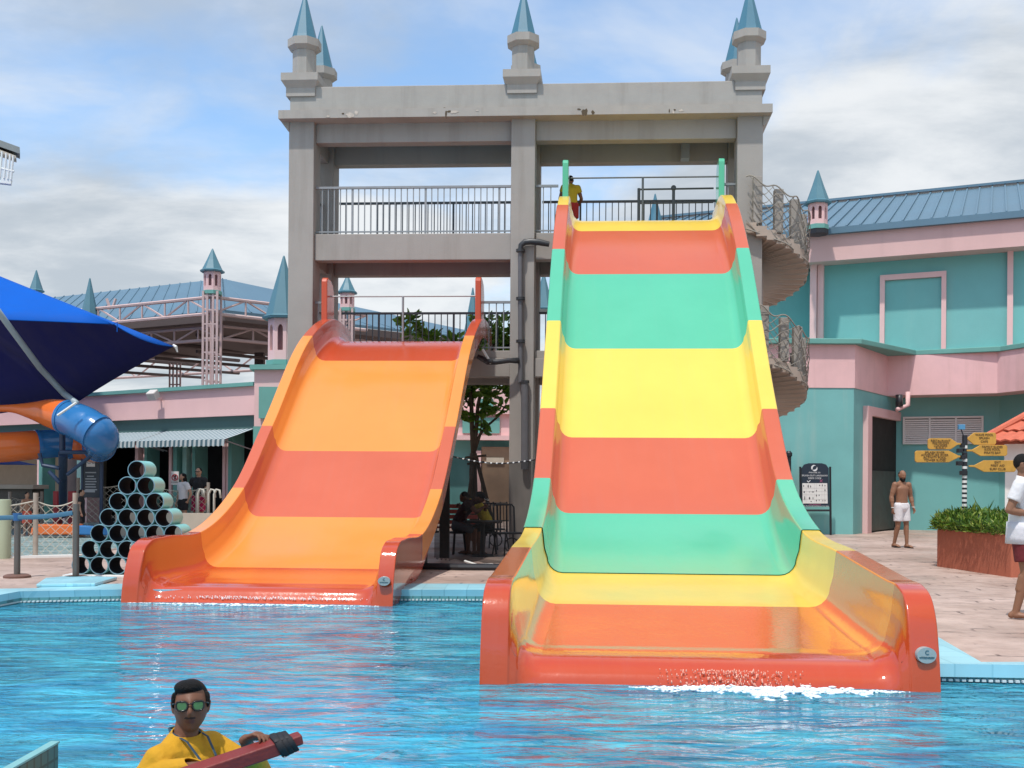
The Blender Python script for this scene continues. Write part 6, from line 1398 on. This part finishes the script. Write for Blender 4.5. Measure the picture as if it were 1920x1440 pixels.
MB().box(-.03*k, .045*k, -.170*k, -.164*k, 1.10*k, 1.20*k).build('id_card', mat('id_card', (.25, .42, .32), .3, .2, 20), lan, local=True)
# rescue tube
rt = empty('rescue_tube', at(470, 1410, 4.5), 'red foam rescue tube with a black strap held by the lifeguard', 'rescue tube'); RTM = mat('foam_red', (.19, .022, .018), .55, .12, 5, .2, 40)
e0, e1 = at(150, 1525, 4.14), at(541, 1391, 4.50); ax = (e1-e0).normalized(); upv = Vector((-.12, -.15, 1)); upv = (upv-ax*upv.dot(ax)).normalized(); dp = ax.cross(upv)
if dp.y < 0: dp = -dp
def rbox(s0, s1, h, t, name, m, par=rt, bev=.008):
    a_, c_ = e0+ax*s0, e0+ax*s1; b = MB(); b.hexa([a_-upv*h-dp*t, c_-upv*h-dp*t, c_-upv*h+dp*t, a_-upv*h+dp*t, a_+upv*h-dp*t, c_+upv*h-dp*t, c_+upv*h+dp*t, a_+upv*h+dp*t]); return b.build(name, m, par, bevel=bev, seg=3)
LT = (e1-e0).length
rbox(0, LT-.045, .030, .045, 'foam_body', RTM); rbox(LT-.012, LT+.055, .022, .032, 'foam_tip', RTM)
b = MB()
for s, w_ in ((LT-.052, 1.12), (LT-.030, 1.05), (LT-.008, 1.0)):
    c_ = e0+ax*s; pts_ = [c_+upv*.032*w_-dp*.047*w_, c_+upv*.032*w_+dp*.047*w_, c_-upv*.031*w_+dp*.047*w_+ax*.02, c_-upv*.031*w_-dp*.047*w_+ax*.02]; b.tube(pts_+[pts_[0]], [(.016, .004)]*5, 8, side=ax)
b.build('strap', mat('strap_black', (.01, .01, .014), .7, .2, 50), rt, smooth=True)
# bearded man in white shorts
WS = cloth('shorts_white', (.68, .66, .68)); p = gz(1690, 1027)
g_ = person(p, R(20), 1.80, 'bearded shirtless man in white shorts walking from the doorway', SK_M, voxel=.010, head=(R(-6), R(12)), bottom=WS, shorts=.37, hair=None, wide=1.06, arm=1.18,
    J=dict(kn_l=(.11, -.03, .49), an_l=(.10, -.06, .075), kn_r=(-.10, .0, .49), an_r=(-.12, .10, .085), el_l=(.265, .02, 1.15), wr_l=(.27, -.07, .90), el_r=(-.265, .02, 1.15), wr_r=(-.28, -.04, .89)))
beard(g_[0], g_[1], g_[3]); b = MB(); bmesh.ops.create_icosphere(b.bm, subdivisions=3, radius=1, matrix=g_[1] @ Matrix.Translation((0, .030, .018)) @ Matrix.Diagonal((.079, .079, .080, 1))); link('hair', b.mesh(smooth=True), [mat('hair_cropped', (.02, .015, .012), .8, .2, 80)], g_[0], True)
SD = mat('sandal', (.02, .015, .012), .7, .1)
for s in 'lr':
    an = g_[2]['an_'+s]; b = MB(); b.blob(an+Vector((0, .045, -.068)), (.040, .010), an+Vector((0, -.19, -.070)), (.047, .010), side=(1, 0, 0)); b.tube([an+Vector((-.05, -.09, -.06)), an+Vector((-.02, -.1, -.012)), an+Vector((.02, -.1, -.012)), an+Vector((.05, -.09, -.06))], [(.02, .004)]*4, 6, side=(0, 1, 0)); b.build('sandal', SD, g_[0], local=True)
b = MB(); w_ = g_[2]['wr_r']; b.tube([w_+Vector((.03*math.cos(t*.628), .03*math.sin(t*.628), .02)) for t in range(11)], .008, 6); w_ = g_[2]['wr_l']; b.tube([w_+Vector((.03*math.cos(t*.628), .03*math.sin(t*.628), .02)) for t in range(11)], .008, 6); b.build('wristband', WHITE, g_[0], local=True)
# man in a white shirt cut by the right edge
p = gz(1916, 1160)
g_ = person(p, R(58), 1.80, 'man in white shirt and swim shorts walking off the right edge', SK_M, voxel=.008, head=(R(-2), R(4)), top=cloth('shirt_white', (.70, .69, .70)), bottom=cloth('shorts_dark_red', (.13, .012, .016)), sleeves=.62, shorts=.36, hem=.93, belly=.025, wide=1.1,
    J=dict(el_r=(-.245, .10, 1.16), wr_r=(-.10, -.15, 1.10), el_l=(.26, .03, 1.15), wr_l=(.17, -.19, 1.08), kn_r=(-.10, -.05, .50), an_r=(-.09, .05, .075), kn_l=(.10, -.20, .52), an_l=(.10, -.12, .12)), hands=((30, 1), (30, 1)))
b = MB(); HM = g_[1]; b.tube([HM @ Vector((-.08, .0, .018)), HM @ Vector((-.076, -.07, .018)), HM @ Vector((-.03, -.105, .012)), HM @ Vector((.03, -.105, .012)), HM @ Vector((.076, -.07, .018)), HM @ Vector((.08, 0, .018))], [.004, .004, .013, .013, .004, .004], 8); b.build('sunglasses', FRM, g_[0], smooth=True, local=True)
b = MB(); kk = g_[3]; b.blob(Vector((0, 0, 1.03))*kk, (.196*kk, .156*kk), Vector((0, 0, .80))*kk, (.205*kk, .170*kk), side=(1, 0, 0), n=24, c0=False, c1=False); b.build('waist_band', cloth('shorts_grey', (.62, .61, .64)), g_[0], smooth=True, local=True)
# attendant at the very top
zt0_ = Vector(Tw(A(1071, 1.2), 1.2, zP))
person(zt0_, R(187), 1.66, 'attendant in yellow shirt and red shorts leaning on the top railing', SK_D, voxel=.014, top=cloth('shirt_olive', (.50, .36, .02)), bottom=cloth('shorts_red', (.35, .02, .02)), shorts=.34, head=(0, R(15)),
    J=dict(che=(0, -.05, 1.29), nek=(0, -.09, 1.44), hd=(0, -.13, 1.59), sh_l=(.178, -.06, 1.40), sh_r=(-.178, -.06, 1.40), el_l=(.26, -.12, 1.14), wr_l=(.20, -.30, 1.06), el_r=(-.28, -.10, 1.14), wr_r=(-.24, -.28, 1.02)))
# couple before the dark doorways
cw = Vector((at(343, 1000, 29.2).x, 29.2, .15)); cm = Vector((at(372, 1000, 29.6).x, 29.6, .15))
person(cw, R(-40), 1.64, 'woman with long dark hair in white t-shirt and black shorts', SK_L, voxel=.014, top=cloth('shirt_white', (.70, .69, .70)), bottom=cloth('shorts_black', (.012, .012, .014)), shorts=.28, hair='long', head=(R(-20), R(10)), hem=.86, sleeves=.6, J=dict(el_l=(.30, .06, 1.17), wr_l=(.22, .02, .96), an_r=(-.1, .12, .08), an_l=(.1, -.12, .075)))
g_ = person(cm, R(-14), 1.80, 'man in black t-shirt and magenta shorts walking behind the woman', SK_L, voxel=.014, top=cloth('shirt_black', (.016, .017, .02)), bottom=cloth('shorts_magenta', (.45, .015, .09)), shorts=.40, hem=.90, sleeves=.6, J=dict(el_r=(-.26, -.02, 1.16), wr_r=(-.36, -.12, 1.10)))
b = MB(); HM = g_[1]; b.tube([HM @ Vector((-.076, -.06, .014)), HM @ Vector((-.03, -.105, .012)), HM @ Vector((.03, -.105, .012)), HM @ Vector((.076, -.06, .014))], [.005, .014, .014, .005], 8); b.build('sunglasses', FRM, g_[0], smooth=True, local=True)
# two more by the kiddie pool
p = Vector((at(152, 1000, 26.9).x, 26.9, .15)); person(p, R(100), 1.2, 'small person in a dark robe standing behind the taller stanchion', SK_L, voxel=.014, top=cloth('shirt_black', (.016, .017, .02)), bottom=cloth('shorts_black', (.012, .012, .014)), shorts=.45, hem=.4, hair='short')
p = Vector((at(50, 1000, 27.4).x, 27.4, .12)); person(p, R(60), 1.15, 'child in coral shorts wading in the kiddie pool', SK_L, voxel=.014, bottom=cloth('shorts_coral', (.80, .16, .10)), shorts=.45, hair='short', head=(0, R(20)), J=dict(el_l=(.22, -.08, 1.12), wr_l=(.15, -.25, 1.0)))
# two figures sitting in the shade
st1 = Vector((at(915, 1000, 21.6).x, 21.6, .15))
SEAT = dict(pel=(0, 0, .52), hp_l=(.09, -.02, .50), hp_r=(-.09, -.02, .50), kn_l=(.12, -.42, .50), kn_r=(-.12, -.42, .50), an_l=(.12, -.42, .075), an_r=(-.12, -.42, .075), wai=(0, -.05, .68), che=(0, -.20, .86), nek=(0, -.37, .98), hd=(0, -.49, 1.06), sh_l=(.17, -.30, .95), sh_r=(-.17, -.30, .95), el_l=(.22, -.50, .78), el_r=(-.22, -.50, .78), wr_l=(.06, -.60, .88), wr_r=(-.06, -.60, .88))
s1 = dict(SEAT); s1 = {a: (v[0], v[1], v[2]+.10 if a[:2] not in ('an', 'kn') else v[2]) for a, v in s1.items()}
person(st1, R(-82), 1.72, 'hunched person in yellow shirt sitting in the shade between the slides', SK_D, J=s1, voxel=.012, top=cloth('shirt_olive2', (.62, .50, .05)), bottom=cloth('shorts_black', (.012, .012, .014)), shorts=.48, hem=.50, head=(0, R(30)))
SE = empty('stool', st1, 'dark stool under the hunched person in yellow', 'stool', 'stools in the shade'); MB().lathe([(.19, .42), (.19, .46)], st1+Vector((0, 0, 0)), 16).build('seat', BLACK, SE)
for t_ in range(3): MB().tube([st1+Vector((.12*math.cos(t_*2.1), .12*math.sin(t_*2.1), .42)), st1+Vector((.17*math.cos(t_*2.1), .17*math.sin(t_*2.1), 0))], .02, 6).build('leg', BLACK, SE)
st2 = Vector((at(858, 1000, 21.5).x, 21.5, .15)); g_ = person(st2, R(70), 1.72, 'seated person in dark maroon top and a white edged cap in the shade', SK_D, J=s1, voxel=.012, top=cloth('shirt_maroon', (.04, .008, .012)), bottom=cloth('jeans_grey', (.09, .10, .12)), shorts=.5, hem=.50, head=(0, R(25)), hair=None)
b = MB(); HM = g_[1]; bmesh.ops.create_icosphere(b.bm, subdivisions=3, radius=1, matrix=HM @ Matrix.Translation((0, .012, .045)) @ Matrix.Diagonal((.086, .106, .086, 1))); b.blob(HM @ Vector((0, -.07, .045)), (.075, .006), HM @ Vector((0, -.17, .03)), (.065, .006), side=HM.to_3x3() @ Vector((1, 0, 0))); cap_ = b.build('cap', cloth('cap_black', (.01, .012, .016)), g_[0], smooth=True, local=True)
MB().tube([HM @ Vector((.075*math.sin(a_), -.09-.095*math.cos(a_), .036)) for a_ in [(-1.3+2.6*i/10) for i in range(11)]], .008, 6).build('cap_edge', WHITE, cap_, local=True)
SE = empty('stool', st2, 'dark stool under the seated person in the cap', 'stool', 'stools in the shade'); MB().lathe([(.19, .42), (.19, .46)], st2, 16).build('seat', BLACK, SE)
for t_ in range(3): MB().tube([st2+Vector((.12*math.cos(t_*2.1), .12*math.sin(t_*2.1), .42)), st2+Vector((.17*math.cos(t_*2.1), .17*math.sin(t_*2.1), 0))], .02, 6).build('leg', BLACK, SE)
